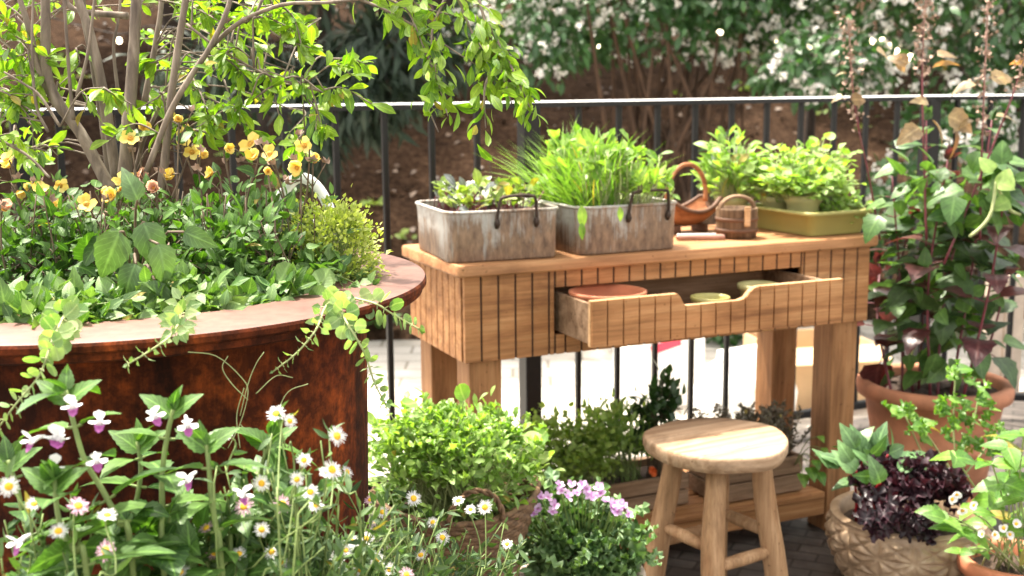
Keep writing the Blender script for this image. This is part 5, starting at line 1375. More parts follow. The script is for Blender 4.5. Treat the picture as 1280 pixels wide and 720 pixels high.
# things standing on the pale paving below
def paved(u, v): return Pz(u, v, -0.298)
p = paved(822, 500); t = thing('white_box', 'bright white carton with a band of red tape, seen between the railing bars', 'box', p, 0.3)
g = G(); box(g, (0, 0, 0.18), (0.34, 0.3, 0.36), bev=0.006); g.build('carton', 'white_sheet', t, smooth=False)
g = G(); box(g, (-0.03, -0.003, 0.30), (0.15, 0.31, 0.04), rot=np.array([[math.cos(.25), 0, -math.sin(.25)], [0, 1, 0], [math.sin(.25), 0, math.cos(.25)]])); g.build('tape', 'red', t, smooth=False)
p = paved(930, 528); t = thing('white_sack', 'white plastic sack with a yellow label behind the bench leg', 'sack', p, 0.5)
g = G(); loft_rr(g, [(0.19, 0.11, 0.06, 0.0), (0.22, 0.14, 0.09, 0.04), (0.23, 0.15, 0.1, 0.14), (0.20, 0.12, 0.08, 0.24), (0.14, 0.05, 0.04, 0.30), (0.15, 0.03, 0.025, 0.34), (0.001, 0.001, 0.0005, 0.335)], 5); g.build('sack_body', 'white_sheet', t)
g = G(); box(g, (0.02, -0.143, 0.13), (0.16, 0.02, 0.11), rot=rotz(0.0), bev=0.004); g.build('label_patch', 'yellow_label', t, smooth=False)
p = paved(1010, 500); t = thing('cardboard_box', 'open cardboard box on the pale paving between the two right bench legs', 'box', p, 0.2)
g = G()
for sx, sy, w_, h_ in ((0, -0.2, 0.5, 0.0), (0, 0.2, 0.5, 0.0)): box(g, (sx, sy, 0.15), (w_, 0.008, 0.30))
for sx in (-0.246, 0.246): box(g, (sx, 0, 0.15), (0.008, 0.39, 0.30))
box(g, (0, 0, 0.004), (0.48, 0.39, 0.006)); g.build('carton', 'card', t, smooth=False)
g = G(); box(g, (0, -0.27, 0.28), (0.49, 0.13, 0.006), rot=np.array([[1, 0, 0], [0, math.cos(.4), -math.sin(.4)], [0, math.sin(.4), math.cos(.4)]])); g.build('flap', 'card', t, smooth=False)
p = paved(1255, 560); t = thing('plant_shelter', 'pale cream upright board screen beyond the railing at the right edge', 'screen', p, 0.4)
g = G(); box(g, (0, 0, 0.36), (0.10, 0.03, 0.72), bev=0.004); box(g, (-0.10, 0.0, 0.36), (0.09, 0.02, 0.70), bev=0.004); g.build('board', 'cream', t, smooth=False)

# ================================================================== TREE IN THE PLANTER
SOIL = 0.895
tb = Pz(145, 232, 0.0); w0 = P(145, 225, 1.72); tb = np.array([w0[0], w0[1], SOIL - 0.01])
t = thing('multistem_tree', 'young multi-stemmed tree with smooth grey stems and bright green leaves in the rusted planter', 'tree', tb)
g = G()
def pxs(seq, d): return [P(x, y, (d if np.isscalar(d) else d[i])) - tb for i, (x, y) in enumerate(seq)]
def pw(px_w, d): return px_w * d / F_PX / 2
TRK = []
TS = [([(147, 233), (136, 160), (124, 90), (110, 33), (95, -10), (80, -90)], 1.86, 14, 9), ([(139, 233), (128, 150), (116, 75), (103, 5), (98, -80)], 1.90, 10, 8),
      ([(155, 233), (160, 160), (164, 110), (168, 50), (171, -10), (176, -90)], 1.83, 18, 12), ([(200, 240), (206, 200), (214, 120), (224, 50), (234, -10), (250, -90)], 1.80, 11, 8),
      ([(140, 240), (128, 218), (100, 165), (72, 128), (58, 88), (57, 30), (56, -20), (50, -80)], 1.82, 17, 10), ([(70, 132), (48, 85), (36, 35), (22, -10), (5, -70)], 1.82, 9, 7),
      ([(166, 236), (178, 180), (196, 140), (206, 115)], 1.86, 7, 4), ([(183, 215), (213, 140), (240, 93), (262, 60), (285, 10), (300, -60)], 1.76, 8, 6),
      ([(262, 60), (300, 28), (353, 6), (410, 3), (455, -2)], (1.76, 1.74, 1.72, 1.69, 1.66), 6, 4), ([(233, 30), (277, 63), (333, 93), (377, 108)], 1.78, 3.5, 2), ([(92, 150), (87, 100), (80, 0), (76, -40)], 1.8, 5, 3), ([(96, 120), (110, 65), (118, 0), (124, -60)], 1.79, 4.5, 3),
      ([(60, 165), (45, 130), (40, 60), (42, -10)], 1.78, 4, 3), ([(75, 158), (50, 120), (30, 105), (5, 90)], 1.76, 4, 2.5), ([(148, 120), (142, 60), (148, 25), (152, -20)], 1.9, 4.5, 3), ([(0, 175), (35, 195), (62, 222)], 1.72, 4, 3),
      ([(180, 130), (200, 20), (205, -60)], 1.92, 8, 5), ([(160, 20), (90, 10), (80, -30)], 1.9, 9, 5)]
for seq, d, w0_, w1_ in TS:
    d = (d - 0.12) if np.isscalar(d) else tuple(q_ - 0.10 for q_ in d)
    cv = curve(pxs(seq, d), 22); dm = d if np.isscalar(d) else d[0]
    rr = np.linspace(pw(w0_, dm), pw(w1_, dm), len(cv)) * (1 + 0.05 * RNG.normal(size=len(cv)))
    tube(g, cv, rr, 12); TRK.append(cv)
TP = []
gt_ = g
# twigs and leaves: clusters along twigs in the parts of the crown the picture shows
TRK = np.concatenate(TRK)
g = G(); gs = gt_
def twig(a, b, d0, d1, nl, L, sag=0.1, wid=1.0, tm='obov'):
    p0 = P(*a, d0) - tb; p1 = P(*b, d1) - tb
    mid = (p0 + p1) / 2 + np.array([0, 0, sag * np.linalg.norm(p1 - p0)]) + RNG.normal(size=3) * 0.01
    cv = curve([p0, mid, p1], 12); tube(gs, cv, np.linspace(0.0018, 0.0008, len(cv)), 4)
    q0 = TRK[np.argmin(np.linalg.norm(TRK - p0 + np.array([0, 0, 0.04]), axis=1))]; lk = curve([q0, q0 * .5 + p0 * .5 + np.array([0, 0, .02]), p0], 8); tube(gs, lk, np.linspace(0.0015, 0.0011, len(lk)), 5)
    f_ = np.sort(RNG.random(nl)) ** 0.8; pos = np.stack([np.interp(f_, np.linspace(0, 1, len(cv)), cv[:, k]) for k in range(3)], 1)
    tg = norm(p1 - p0); q = rdir(nl)
    ax = q + tg * 0.8 + np.array([0, 0, -0.15])
    scatter(g, tm, pos, ax, np.array([0, -0.1, 1]) + RNG.normal(size=(nl, 3)) * 0.6, L * RNG.uniform(0.6, 1.2, nl), 0, None, wid)
for i in range(120):                                     # left and upper mass
    x, y = RNG.uniform(-40, 430), RNG.uniform(-30, 200)
    dens = 1.0 if x < 60 else (0.75 if (200 < x < 420) else 0.3)
    if 330 < x and y > 150: dens *= 0.3
    if 60 < x < 240: dens *= 0.55
    if y > 120 and 60 < x < 200: dens *= 0.4
    if RNG.random() > dens: continue
    d = RNG.uniform(1.62, 2.1); a = RNG.uniform(0, 2 * PI); L_ = RNG.uniform(40, 100)
    twig((x, y), (x + math.cos(a) * L_, y + abs(math.sin(a)) * L_ * 0.5 - 10), d, d + RNG.normal() * 0.08, RNG.integers(10, 22), 0.030)
for (a, b, d, nl) in (((250, 70), (330, 130), 1.7, 22), ((290, 40), (300, 150), 1.7, 26), ((240, 95), (265, 160), 1.72, 18), ((320, 90), (350, 150), 1.7, 20), ((310, 20), (390, 60), 1.68, 22), ((350, 6), (380, 70), 1.68, 20), ((377, 108), (440, 95), 1.66, 22), ((360, 100), (395, 165), 1.66, 16), ((395, 130), (408, 155), 1.64, 8), ((405, 112), (465, 130), 1.64, 18), ((225, 30), (330, 60), 1.74, 20), ((200, 0), (280, 30), 1.74, 20), ((60, 90), (10, 130), 1.7, 22), ((50, 60), (5, 20), 1.7, 22), ((40, 110), (60, 70), 1.72, 18), ((20, 20), (60, 60), 1.74, 22), ((0, 60), (45, 95), 1.74, 22), ((95, 60), (70, 110), 1.76, 16), ((200, 190), (240, 150), 1.72, 16), ((75, 110), (105, 140), 1.72, 14), ((255, 120), (330, 175), 1.74, 18), ((280, 100), (335, 185), 1.76, 14), ((230, 160), (300, 190), 1.76, 16), ((0, 150), (50, 120), 1.7, 18), ((-10, 110), (40, 150), 1.7, 18)):
    twig(a, b, d, d - 0.03, nl, 0.030)
gs.build('trunk', 'bark', t); g.build('crown', 'tree_leaf', t); g = G(); gs = G()
# the branch that hangs in front of the railing
for a, b, c_, d, n_, L in (((440, -5), (500, 22), (600, 84), 1.60, 46, 0.027), ((520, 40), (545, 95), (560, 145), 1.58, 44, 0.026), ((596, -10), (612, 45), (628, 92), 1.57, 46, 0.029), ((610, 30), (640, 85), (664, 138), 1.55, 46, 0.027), ((560, -10), (540, 40), (545, 90), 1.58, 26, 0.026), ((480, -5), (510, 15), (530, 60), 1.60, 30, 0.026), ((620, 80), (606, 110), (607, 160), 1.56, 26, 0.027), ((540, 110), (530, 120), (548, 165), 1.57, 14, 0.022), ((570, -10), (590, 40), (610, 70), 1.58, 34, 0.029), ((500, -8), (530, 10), (570, 20), 1.6, 30, 0.026), ((600, 60), (622, 80), (640, 130), 1.56, 30, 0.027)):
    cv = curve([P(*a, d + 0.02) - tb, P(*b, d) - tb, P(*c_, d - 0.02) - tb], 14); tube(gs, cv, np.linspace(0.0026, 0.0009, len(cv)), 5)
    f_ = np.sort(RNG.random(n_)) ** 0.9; pos = np.stack([np.interp(f_, np.linspace(0, 1, len(cv)), cv[:, k]) for k in range(3)], 1)
    tg = norm(cv[-1] - cv[0]); scatter(g, 'obov', pos + RNG.normal(size=(n_, 3)) * .008, rdir(n_) + tg * 0.9 + np.array([0, 0, -.25]), np.array([0, -0.5, 0.7]) + RNG.normal(size=(n_, 3)) * .7, L * RNG.uniform(0.6, 1.25, n_))
gs.build('hanging_branch', 'bark', t)
g2 = G(); gs2 = G()  # unseen twigs and leaves added above the view to dapple bench and stool
for i in range(46):
    a0 = np.array([RNG.uniform(-0.5, 0.55), RNG.uniform(1.9, 2.9), RNG.uniform(1.75, 2.3)]) - tb
    a1 = a0 + np.array([RNG.uniform(-.15, .2), RNG.uniform(-.15, .15), RNG.uniform(-.1, .05)])
    cv = curve([np.array([-0.30, 1.72, 1.75]) - tb, (a0 * 0.6 + (np.array([-0.30, 1.72, 1.95]) - tb) * 0.4), a0, a1], 14); tube(gs2, cv, np.linspace(0.004, 0.001, len(cv)), 4)
    n_ = 16; f_ = RNG.uniform(0.55, 1, n_); pos = np.stack([np.interp(f_, np.linspace(0, 1, len(cv)), cv[:, k]) for k in range(3)], 1)
    scatter(g2, 'obov', pos + RNG.normal(size=(n_, 3)) * .015, rdir(n_), np.array([0, 0, 1]) + RNG.normal(size=(n_, 3)) * .6, RNG.uniform(0.02, 0.036, n_))
gs2.build('added_dapple_twigs', 'bark', t); g2.build('added_dapple_crown', 'tree_leaf', t); g.build('hanging_leaves', 'tree_leaf', t)

# ================================================================== FLOWERS AND HERBS IN THE PLANTER
def on_soil(u, d):
    d = 1.62 + (d - 1.66) * 0.6                                    # planter soil point seen at column u, camera depth d
    p = P(u, 300, d); return np.array([p[0], p[1], SOIL])
geum_lab = ['clump of yellow flowers at the far left of the rusted planter', 'clump of yellow and apricot flowers in front of the tree stems', 'clump of small yellow flowers right of the tree stems, nearest the white watering can', 'yellow flowers held high against the grey tree stems']
geum_f = [[(8, 200, 1.66), (12, 208, 1.68), (22, 240, 1.62), (50, 236, 1.62), (36, 238, 1.64), (5, 262, 1.5), (75, 232, 1.68), (66, 258, 1.62)],
          [(108, 255, 1.58), (128, 240, 1.64), (150, 238, 1.62), (155, 226, 1.66), (140, 246, 1.6), (193, 236, 1.58), (173, 219, 1.7), (215, 218, 1.64), (207, 222, 1.68)],
          [(337, 192, 1.60), (318, 196, 1.62), (335, 215, 1.58), (381, 182, 1.58), (372, 210, 1.60), (393, 202, 1.62), (314, 180, 1.66), (265, 217, 1.64), (252, 196, 1.66), (240, 190, 1.7), (285, 188, 1.66)],
          [(163, 173, 1.66), (178, 160, 1.70), (223, 150, 1.64), (228, 168, 1.7)]]
geum_base = [(25, 1.66), (150, 1.66), (320, 1.64), (190, 1.72)]
yfs = {}; af = None
for gi_, (lb, fls, (bu, bd)) in enumerate(zip(geum_lab, geum_f, geum_base)):
    c = on_soil(bu, bd); t = thing('geum_plant', lb, 'flowering plant', c, 0, 'yellow flowers in the rusted planter'); g = G(); gs = G()
    for k_, (x, y, d) in enumerate(fls):
        w = P(x, y, d) - c; b = np.array([w[0] * 0.6 + RNG.normal() * 0.03, w[1] * 0.6 + RNG.normal() * 0.03, 0])
        nrm = norm(TOCAM(P(x, y, d)) * RNG.uniform(0.5, 1.0) + np.array([RNG.normal() * .5, RNG.normal() * .3, 0.35 + RNG.normal() * .35]))
        cv = curve([b, b * 0.5 + w * 0.5 + RNG.normal(size=3) * .012, w - nrm * 0.012, w], 10); tube(gs, cv, np.linspace(0.0016, 0.0011, len(cv)), 5)
        apri = (gi_ == 1 and k_ in (5, 6)) or (gi_ == 0 and k_ == 5)
        src = af if apri else yfs.get(k_ % 3)
        if src is None:
            src = flower5('flower', 'p_apricot' if apri else 'p_yellow', [5, 5, 6][k_ % 3], [0.042, 0.036, 0.034][k_ % 3], t, 'eye_orange', [0.12, 0.45, 1.1][k_ % 3], [1, 2, 2][k_ % 3], wid=[0.98, 1.0, 1.0][k_ % 3], eye_r=0.15)
            if apri: af = src
            else: yfs[k_ % 3] = src
            o = src[0]
        else: o = copy_flower(src, t)
        face(o, w, nrm, t, RNG.random() * 6, RNG.uniform(0.55, 0.90) * (1.12 if y > 215 and gi_ == 1 else 1.0))
        for q in range(RNG.integers(1, 3)):          # buds and spent heads beside the flower
            w2 = w + np.array([RNG.uniform(-.03, .03), RNG.uniform(-.02, .02), RNG.uniform(-.03, .015)]); tube(gs, curve([cv[5], w2], 4), 0.0009, 4); scatter(gs, 'mini', np.repeat(w2[None], 4, 0), rdir(4) + np.array([0, 0, .9]), rdir(4), 0.010, 1)
        for q in range(3):
            f_ = RNG.uniform(0.15, 0.8); pp_ = cv[int(f_ * (len(cv) - 1))]; scatter(g, 'ovate_s', pp_[None], rdir(1) + np.array([0, 0, .3]), np.array([[0, -.4, 1.]]) + RNG.normal(size=(1, 3)) * .4, RNG.uniform(0.018, 0.032))
    n = 420; rx = 0.13
    p, q, tone = mound((0, 0, 0.04), (rx, 0.12, 0.12), n, 30, 0.4, -0.35, 0.4)
    scatter(g, 'ovate_s', p, q * .6 + np.array([0, 0, .45]) + RNG.normal(size=(n, 3)) * .5, np.array([0, -.3, 1]) + RNG.normal(size=(n, 3)) * .45, RNG.uniform(0.010, 0.024, n), 0, tone, 1.1)
    for q in range(26):
        b = np.array([RNG.uniform(-.07, .07), RNG.uniform(-.06, .06), 0]); tube(gs, curve([b, b * 1.1 + np.array([0, 0, .07]), b * 1.2 + np.array([RNG.uniform(-.02, .02), 0, RNG.uniform(.10, .16)])], 7), 0.0009, 4)
    stems(gs, (0, 0, 0), 0.1, p[::5], 0.0013, 0, 4)
    g.build('leaves', 'geum_leaf', t); gs.build('stems', ['stem_brown', 'seed'], t)
# more leafy growth in the body of the planter
for (u, d, rx, rz, n, L, lm, tm, lb) in ((240, 1.60, 0.13, 0.12, 520, 0.026, 'geum_leaf', 'ovate_s', 'leafy green perennial below the tree, between the yellow and the apricot flowers'), (330, 1.78, 0.11, 0.12, 480, 0.024, 'geum_leaf', 'ovate_s', 'leafy green perennial left of the pale thyme mound'), (70, 1.60, 0.15, 0.11, 520, 0.026, 'geum_leaf', 'ovate_s', 'leafy green perennial at the left behind the low mint'), (100, 2.0, 0.20, 0.13, 460, 0.03, 'geum_leaf', 'ovate_s', 'leafy green perennial behind the tree stems in the planter'), (290, 1.95, 0.13, 0.12, 420, 0.03, 'geum_leaf', 'ovate_s', 'leafy green perennial at the rear edge of the rusted planter')):
    c = on_soil(u, d); t = thing('leafy_perennial', lb, 'plant', c); g = G(); gs = G()
    p, q, tone = mound((0, 0, 0.03), (rx, 0.12, rz), n, 34, 0.38, -0.2, 0.4)
    hf = n // 2; lz = L * 0.62 * np.exp(RNG.normal(size=hf) * .35)
    scatter(g, 'lance6', p[:hf] + RNG.normal(size=(hf, 3)) * .012 + np.array([0, 0, .015]), q[:hf] * .6 + np.array([0, 0, .7]) + RNG.normal(size=(hf, 3)) * .5, np.array([0, -.3, 1]) + RNG.normal(size=(hf, 3)) * .45, lz, 0, RNG.random(hf))
    scatter(g, tm, p, q * .6 + np.array([0, 0, .4]) + RNG.normal(size=(n, 3)) * .5, np.array([0, -.3, 1]) + RNG.normal(size=(n, 3)) * .45, L * 0.62 * np.exp(RNG.normal(size=n) * .35), 0, tone ** 1.4, 1.1)
    stems(gs, (0, 0, 0), 0.12, p[::5], 0.0014, 0, 4)
    g.build('leaves', lm, t); gs.build('stems', 'stem_brown', t)
# broad hanging leaves in the middle
c = on_soil(165, 1.52); t = thing('broad_leaf_plant', 'plant with large drooping grey-green leaves in the middle of the planter', 'plant', c); g = G(); gs = G()
for (x, y, L, ax) in ((150, 290, .062, (-.45, -.2, -1)), (180, 278, .058, (.35, -.3, -.9)), (193, 350, .058, (.02, -.3, -1)), (160, 315, .05, (0, -.5, -.8)), (198, 305, .05, (.3, -.2, -1)), (172, 250, .04, (-.2, -.2, .8)), (130, 300, .045, (-.7, -.2, -.5)), (230, 290, .04, (.7, -.2, -.3)), (170, 330, .045, (-.3, -.4, -.7))):
    w = P(x, y, 1.46 + RNG.normal() * .03) - c; tube(gs, curve([(0, 0, 0), w * .55 + np.array([0, 0, .04]), w], 7), 0.0018, 5)
    scatter(g, 'broad_s', w[None], ax, np.array([[0, -1, .25]]) + RNG.normal(size=(1, 3)) * .25, L)
g.build('leaves', 'broad_leaf', t); gs.build('stems', 'stem_brown', t)
# low mint and creeping leaves along the front of the rim
mint_lab = ['low creeping mint at the far left along the planter rim', 'low creeping mint along the planter rim below the large drooping leaves', 'silvery round-leaved creeper along the planter rim right of the middle', 'low creeping mint on the planter rim in front of the thyme mound']
for lb, (u, d, rx, n, tm, L) in zip(mint_lab, ((55, 1.42, 0.16, 620, 'mini', 0.017), (200, 1.42, 0.14, 560, 'mini', 0.016), (305, 1.46, 0.11, 240, 'round', 0.021), (400, 1.54, 0.09, 380, 'mini', 0.014))):
    p = Pz(u, {55: 392, 200: 378, 305: 366, 400: 352}[u], 0.93); c = np.array([p[0], p[1], SOIL]); t = thing('creeping_herb', lb, 'herb', c); g = G(); gs = G()
    p, q, tone = mound((0, 0, 0.02), (rx, 0.07, 0.05), n, 44, 0.26, 0.0, 0.5)
    sel = RNG.random(n)
    for lo, hi, tq, kq in ((0, .5, tm, 1.0), (.5, .78, 'tiny', 1.3), (.78, .9, 'ovate_s', 1.25), (.9, 1.0, 'round', 0.8)):
        mk = (sel >= lo) & (sel < hi); nk = int(mk.sum())
        scatter(g, tq, p[mk], q[mk] * .8 + np.array([0, 0, .25]) + RNG.normal(size=(nk, 3)) * .6, np.array([0, -.25, 1]) + RNG.normal(size=(nk, 3)) * .5, L * kq * np.exp(RNG.normal(size=nk) * .3), 0, tone[mk] if RNG.random() < .6 else RNG.random(nk) ** 1.5)
    stems(gs, (0, 0, 0), 0.1, p[::6], 0.0011, 0, 4)
    g.build('leaves', 'mint_leaf', t); gs.build('stems', 'stem', t)
# thyme mound
p = Pz(412, 345, 0.93); c = np.array([p[0], p[1] + 0.02, SOIL]); t = thing('thyme_mound', 'fine yellow-green thyme mound beside the bare right part of the rim', 'thyme', c); g = G(); gs = G()
p, q, tone = mound((-0.005, 0.0, 0.05), (0.080, 0.075, 0.098), 4200, 60, 0.28, -0.5, 0.75)
scatter(g, 'mini', p, q + np.array([0, 0, .5]) + RNG.normal(size=(4200, 3)) * .5, np.array([0, -.2, 1]) + RNG.normal(size=(4200, 3)) * .4, RNG.uniform(0.005, 0.0095, 4200), 0, tone)
stems(gs, (0, 0, 0), 0.04, p[::12], 0.0008, 0, 4)
g.build('leaves', 'thyme_leaf', t); gs.build('stems', 'stem', t)
# trailing sprigs over the rim
M['trail_leaf'] = leaf('trailing_sprig_leaf', (0.12, 0.23, 0.08), (0.36, 0.46, 0.25), 0.35, 0.5, 0.3, old=0)
def trail(lb, pts_, L0, tm='mini', tone=None, n_extra=0):
    p3 = [P(*q) for q in pts_]; c = p3[0]; L = L0 * 0.85; t = thing('trailing_sprig', lb, 'vine', c, 0, 'sprigs trailing over the planter rim'); g = G()
    leafy_stem(g, curve([p - c for p in p3], 26), 0.0016, 0.0009, 0.014, L, tm, 0, 1, 0.05, 0.15, 0.3, 5, True, RNG.random() * 3, 0.45, 0.25)
    g.build('leafy_stem', ['trail_leaf', 'stem_pale'], t)
trail('pale trailing sprig over the planter rim, below the mint in the middle', ((230, 372, 1.42), (226, 392, 1.32), (215, 418, 1.215), (185, 440, 1.20), (160, 455, 1.20)), 0.019)
trail('thin trailing sprig over the planter rim at the right, ending in a tiny tip', ((428, 366, 1.45), (408, 382, 1.37), (395, 412, 1.32), (372, 440, 1.32), (342, 464, 1.32)), 0.016)
trail('trailing sprig with round leaves hanging past the right edge of the planter wall', ((420, 370, 1.43), (432, 400, 1.34), (455, 440, 1.33), (468, 478, 1.33), (482, 505, 1.33)), 0.020, 'round')
trail('short trailing sprig reaching right from the rim towards the bench', ((440, 372, 1.46), (470, 380, 1.44), (490, 392, 1.44), (525, 412, 1.44)), 0.022, 'round')
trail('long trailing sprig with grey-green leaves at the far left over the planter rim', ((85, 385, 1.35), (66, 425, 1.20), (50, 468, 1.18), (20, 505, 1.17), (-10, 545, 1.17)), 0.021, 'round')
t = thing('dry_tendrils', 'thin straw-coloured tendrils lying against the rusted planter wall', 'tendril', P(300, 440, 1.33)); c = np.array(t.location); g = G()
for pts_ in (((235, 440), (270, 445), (300, 470), (310, 490), (300, 530), (285, 560)), ((300, 530), (330, 560), (345, 520), (360, 490), (385, 480)), ((330, 440), (320, 455), (310, 480), (300, 520)), ((285, 445), (278, 460), (290, 480), (310, 500)), ((300, 560), (296, 520), (305, 485)), ((320, 492), (345, 470), (366, 472))):
    tube(g, curve([P(x, y, 1.275 + (x - 235) * 0.0004) - c for x, y in pts_], 20), 0.0006, 4)
g.build('stems', 'stem_pale', t)
# white watering can behind the yellow flowers, only its curved handle shows
p = P(392, 250, 1.80); c = np.array([p[0] - 0.03, p[1], SOIL + 0.001]); t = thing('watering_can', 'white enamel watering can with a curved handle, behind the yellow flowers and thyme', 'watering can', c, -0.2); g = G()
lathe(g, [(0.001, 0.0), (0.050, 0.0), (0.055, 0.004), (0.050, 0.085), (0.046, 0.09), (0.043, 0.09), (0.046, 0.01), (0.001, 0.006)], 40); g.build('can_body', 'white_metal', t)
hw = [P(388, 222, 1.98), P(380, 232, 1.98), P(372, 250, 1.98)]
g = G(); tube(g, curve([(-0.030, 0, 0.085), (-0.022, 0, 0.125), (0.005, 0, 0.157), (0.035, 0, 0.148), (0.058, 0, 0.105), (0.056, 0, 0.05)], 26), 0.0085, 10); g.build('handle', 'white_metal', t)
g = G(); tube(g, curve([(-0.045, 0, 0.02), (-0.09, 0, 0.07), (-0.115, 0, 0.12)], 12), np.linspace(0.012, 0.007, 13)[:len(curve([(-0.045, 0, 0.02), (-0.09, 0, 0.07), (-0.115, 0, 0.12)], 12))], 10); g.build('spout', 'white_metal', t)

# ================================================================== TALL BALM AND DAISIES IN FRONT OF THE PLANTER
def balm_flower(parent):
    g = G(); tube(g, [(0, 0, 0), (0, 0.006, 0.001), (0, 0.013, 0.0), (0, 0.016, -0.001)], [0.0014, 0.0019, 0.0026, 0.0034], 8)
    scatter(g, 'petal', np.array([[0, 0.014, 0.002]]), (0, 0.7, 0.7), np.array([[0, -.6, .6]]), 0.012, 0, .8, 0.9)
    for s_ in (-1, 1): scatter(g, 'petal', np.array([[s_ * 0.002, 0.014, 0]]), (s_ * 0.9, 0.6, -0.2), np.array([[0, 0.3, 1.]]), 0.009, 0, .5, 0.8)
    o = g.build('flower', 'p_white', parent)
    g = G(); scatter(g, 'petal', np.array([[0, 0.013, -0.001]]), (0, 0.6, -0.85), np.array([[0, .6, .6]]), 0.011, 0, .5, 0.7); scatter(g, 'petal', np.repeat([[0, 0.013, -0.001]], 2, 0), np.array([[.5, .5, -.6], [-.5, .5, -.6]]), np.array([[0, .6, .6]]), 0.007, 0, .8, 0.7); e = g.build('lip', 'p_purple', o)
    return o, e
balm_labels = ['tall balm stem with white and purple flowers, leftmost in front of the rusted planter', 'balm stem in the middle of the left foreground, topped by upright serrated leaves', 'balm stem with fresh serrated leaves, nearest the daisies in the left foreground', 'short balm stem at the lower left among white daisies']
balm_stems = [((165, 700), (150, 655), (128, 612), (106, 575), (92, 528), (82, 488)), ((205, 720), (203, 640), (203, 590), (210, 540), (217, 512)), ((278, 720), (270, 660), (264, 620), (261, 580), (258, 556)), ((110, 730), (95, 690), (80, 670), (72, 640), (68, 600))]
bfl = [[(56, 545), (73, 542), (80, 549), (119, 566), (127, 522), (66, 582), (95, 502)], [(232, 520), (184, 515)], [(245, 590), (292, 612)], [(38, 668)], [], [], []]
bsrc = None
balm_labels += ['leafy balm stem without open flowers, close to the planter wall between two flowering stems', 'leafy balm stem leaning right behind the pink-tinged daisies', 'leafy balm stem leaning left at the left picture edge below the trailing sprig']
balm_stems += [((160, 740), (158, 690), (168, 640), (176, 590), (172, 552)), ((330, 740), (325, 690), (318, 640), (325, 590), (340, 545)), ((50, 760), (45, 700), (30, 650), (22, 610), (10, 575))]
for bi, (lb, sp_, ff) in enumerate(zip(balm_labels, balm_stems, bfl)):
    dd = [1.10, 1.13, 1.12, 1.06, 1.19, 1.21, 1.16][bi]
    p3 = [P(x, y, dd) for x, y in sp_]; foot = np.array([p3[0][0] + 0.02, p3[0][1] + 0.03, 0.0]); c = foot
    t = thing('balm_plant', lb, 'flowering plant', c, 0, 'balm plants in front of the rusted planter'); g = G()
    path = curve([np.zeros(3), (p3[0] - c) * np.array([.8, .8, .5])] + [p - c for p in p3], 40)
    leafy_stem(g, path, 0.0034, 0.0022, 0.056, 0.060, 'ovate_s', 0, 1, 0.45, 0.12, 0.3, 7, True, [0.2, 0.9, 0.1, 0.5, 0.3, 1.2, 0.8][bi], 0.15, 0.1, lambda f: 1.0 if f < 0.9 else 0.75)
    for sg in (-1, 1): scatter(g, 'ovate_s', path[-3][None], (sg * 0.75, -0.1, 0.8), np.array([[-sg * .5, -.6, .5]]), 0.036, 0, .6)
    g.build('leafy_stem', ['balm_leaf', 'stem'], t)
    for (x, y) in ff:
        o, e = balm_flower(t) if bsrc is None else (link_copy(bsrc[0], t), None)
        if bsrc is None: bsrc = (o, e)
        else: link_copy(bsrc[1], o)
        w = P(x, y, dd - 0.02) - c; o.location = tuple(float(v_) for v_ in w)
        o.rotation_euler = (RNG.normal() * .2 - 0.1, RNG.normal() * .2, PI + RNG.uniform(-1.0, 1.0)); o.scale = (1.0,) * 3
# leafy mass between the stems
for (x, y, d, rx, rz, n, lb) in ((225, 705, 1.16, 0.085, 0.07, 90, 'mass of dark serrated balm leaves low in the left foreground'), (120, 750, 1.12, 0.09, 0.05, 50, 'low serrated balm leaves at the bottom left corner of the foreground'), (320, 665, 1.2, 0.06, 0.07, 45, 'serrated balm leaves half hidden behind the daisies')):
    w = P(x, y, d); c = np.array([w[0], w[1], 0.0]); t = thing('balm_plant', lb, 'flowering plant', c, 0, 'balm plants in front of the rusted planter'); g = G(); gs = G()
    cen = w - c; p, q, tone = mound(cen, (rx, 0.06, rz), n, 18, 0.45, -0.6, 0.5)
    scatter(g, 'ovate_s', p, q * .7 + np.array([0, -.1, .15]) + RNG.normal(size=(n, 3)) * .5, np.array([0, -.45, 1]) + RNG.normal(size=(n, 3)) * .35, RNG.uniform(0.024, 0.044, n), 0, tone)
    for k_ in range(8):
        tip = p[k_ * 7 % n]; tube(gs, curve([RNG.normal(size=3) * np.array([.03, .03, 0]), tip * np.array([.9, .9, .6]), tip], 10), 0.0025, 6)
    g.build('leaves', 'balm_leaf', t); gs.build('stems', 'stem', t)
# daisies
dsy = [('small white daisies scattered low among the balm at the far left', 1.08, 60, 0.06, 90, [(42, 630), (73, 664), (134, 644), (11, 608), (132, 688, 1), (98, 632, 1)]),
       ('thicket of white and pink daisies left of the woven basket', 1.18, 350, 0.10, 520, [(327, 662), (299, 692), (350, 703), (268, 692, 1), (258, 660, 1), (305, 633, 1), (371, 599), (395, 632), (388, 615), (345, 517), (284, 544), (421, 545), (408, 590), (353, 630, 1), (415, 587), (362, 526), (327, 604), (225, 715), (380, 575), (340, 690)]),
       ('loose sprays of white daisies on wiry stems in front of the woven basket', 1.5, 540, 0.10, 260, [(517, 623), (541, 653), (588, 637), (606, 634), (634, 680), (573, 626), (553, 672), (463, 625, 1), (478, 640), (434, 590), (526, 694)]),
       ('white daisies clustered at the bottom edge below the basket', 1.3, 470, 0.075, 300, [(440, 677), (458, 673), (471, 699), (487, 712), (508, 718, 1), (432, 688), (450, 712), (420, 700)])]
dW = dP = None
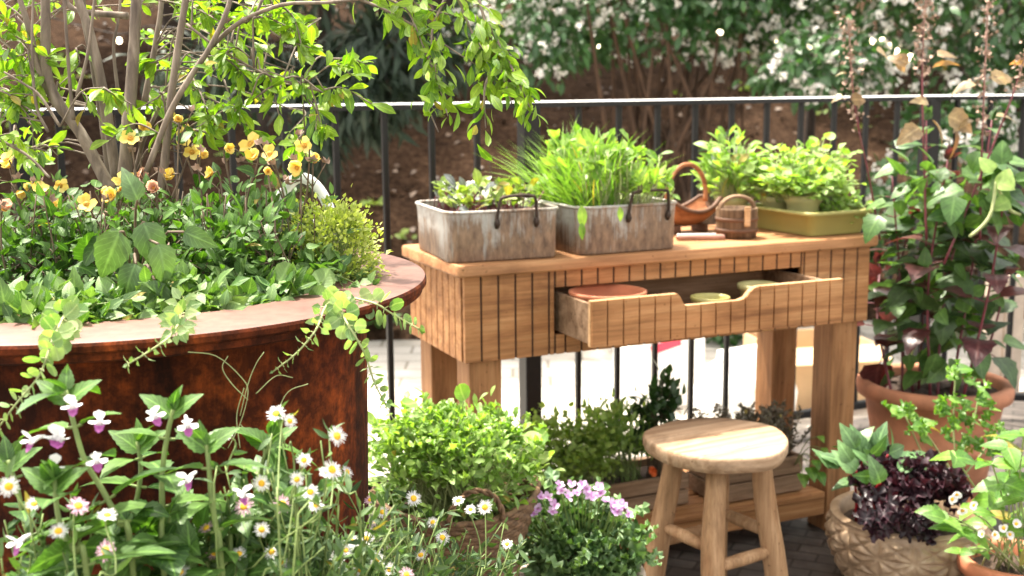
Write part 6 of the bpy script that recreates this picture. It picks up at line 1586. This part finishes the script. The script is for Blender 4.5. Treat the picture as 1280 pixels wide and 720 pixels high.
for lb, d, bu, rx, n, fls in dsy:
    w = P(bu, 690, d); c = np.array([w[0], w[1] + 0.02, 0.0]); t = thing('daisy_plant', lb, 'daisies', c, 0, 'daisies in the left foreground'); g = G(); gs = G()
    for f in fls:
        x, y = f[0], f[1]; pink = len(f) > 2
        pos = P(x, y, d - 0.05 + RNG.normal() * 0.02); ww = pos - c; nrm = norm(TOCAM(pos) * RNG.uniform(.35, 1.0) + np.array([RNG.normal() * .35, RNG.normal() * .2, 0.5 + RNG.normal() * .25]))
        b = np.array([ww[0] * 0.45 + RNG.normal() * .03, ww[1] + RNG.normal() * .03, ww[2] - RNG.uniform(0.10, 0.16)])
        cv = curve([b * np.array([.7, .7, 0]), b, b * .45 + ww * .55 + RNG.normal(size=3) * .012, ww - nrm * .014, ww - nrm * .001], 16); tube(gs, cv, np.linspace(0.0011, 0.0007, len(cv)), 5)
        src = dP if pink else dW
        if src is None:
            gq = G(); m_ = 34
            for i in range(m_):
                a = i * 2 * PI / m_ + RNG.normal() * .04; scatter(gq, 'ray', np.array([[0.002 * math.cos(a), 0.002 * math.sin(a), 0]]), (math.cos(a), math.sin(a), 0.08 + 0.12 * math.sin(a * 2 + 1) + RNG.normal() * .16), np.array([[0, 0, 1.]]), 0.0098 * RNG.uniform(.72, 1.06))
            o = gq.build('flower', 'p_pink' if pink else 'p_white', t); gq = G(); lathe(gq, [(0.0044, -0.0004), (0.0043, 0.0010), (0.003, 0.0021), (0.0002, 0.0025)], 18); e = gq.build('flower_centre', 'eye_yellow', o); src = (o, e)
            if pink: dP = src
            else: dW = src
        else: o = copy_flower(src, t)
        face(o, ww, nrm, t, RNG.random() * 6, RNG.uniform(0.64, 0.92))
        for q in range(5):
            f_ = RNG.uniform(.25, .9); scatter(g, 'lance', cv[int(f_ * (len(cv) - 1))][None], rdir(1) + np.array([0, 0, .5]), rdir(1), RNG.uniform(.014, .026), 0, None, 0.8)
    for k_ in range(int(n / 4.5)):                             # wiry side shoots with narrow leaves
        a = RNG.random() * 2 * PI; q = math.sqrt(RNG.random()); z0 = P(bu, 690, d)[2]
        tip = np.array([math.cos(a) * q * rx * 1.3, math.sin(a) * q * .06, z0 + RNG.uniform(-.07, .125 if bu == 350 else .065) * (1.2 - q)]); b = np.array([tip[0] * .5, tip[1] * .5, z0 - .12])
        cv = curve([b, (b + tip) / 2 + RNG.normal(size=3) * .015, tip], 9); tube(gs, cv, 0.0008, 4); m_ = 16; f_ = RNG.random(m_)
        pq = np.stack([np.interp(f_, np.linspace(0, 1, len(cv)), cv[:, k]) for k in range(3)], 1); scatter(g, 'lance', pq, rdir(m_) + np.array([0, 0, .6]), rdir(m_) + np.array([0, -.5, .5]), RNG.uniform(.010, .024, m_), 0, None, .9)
    g.build('leaves', 'daisy_leaf', t); gs.build('stems', 'stem', t)
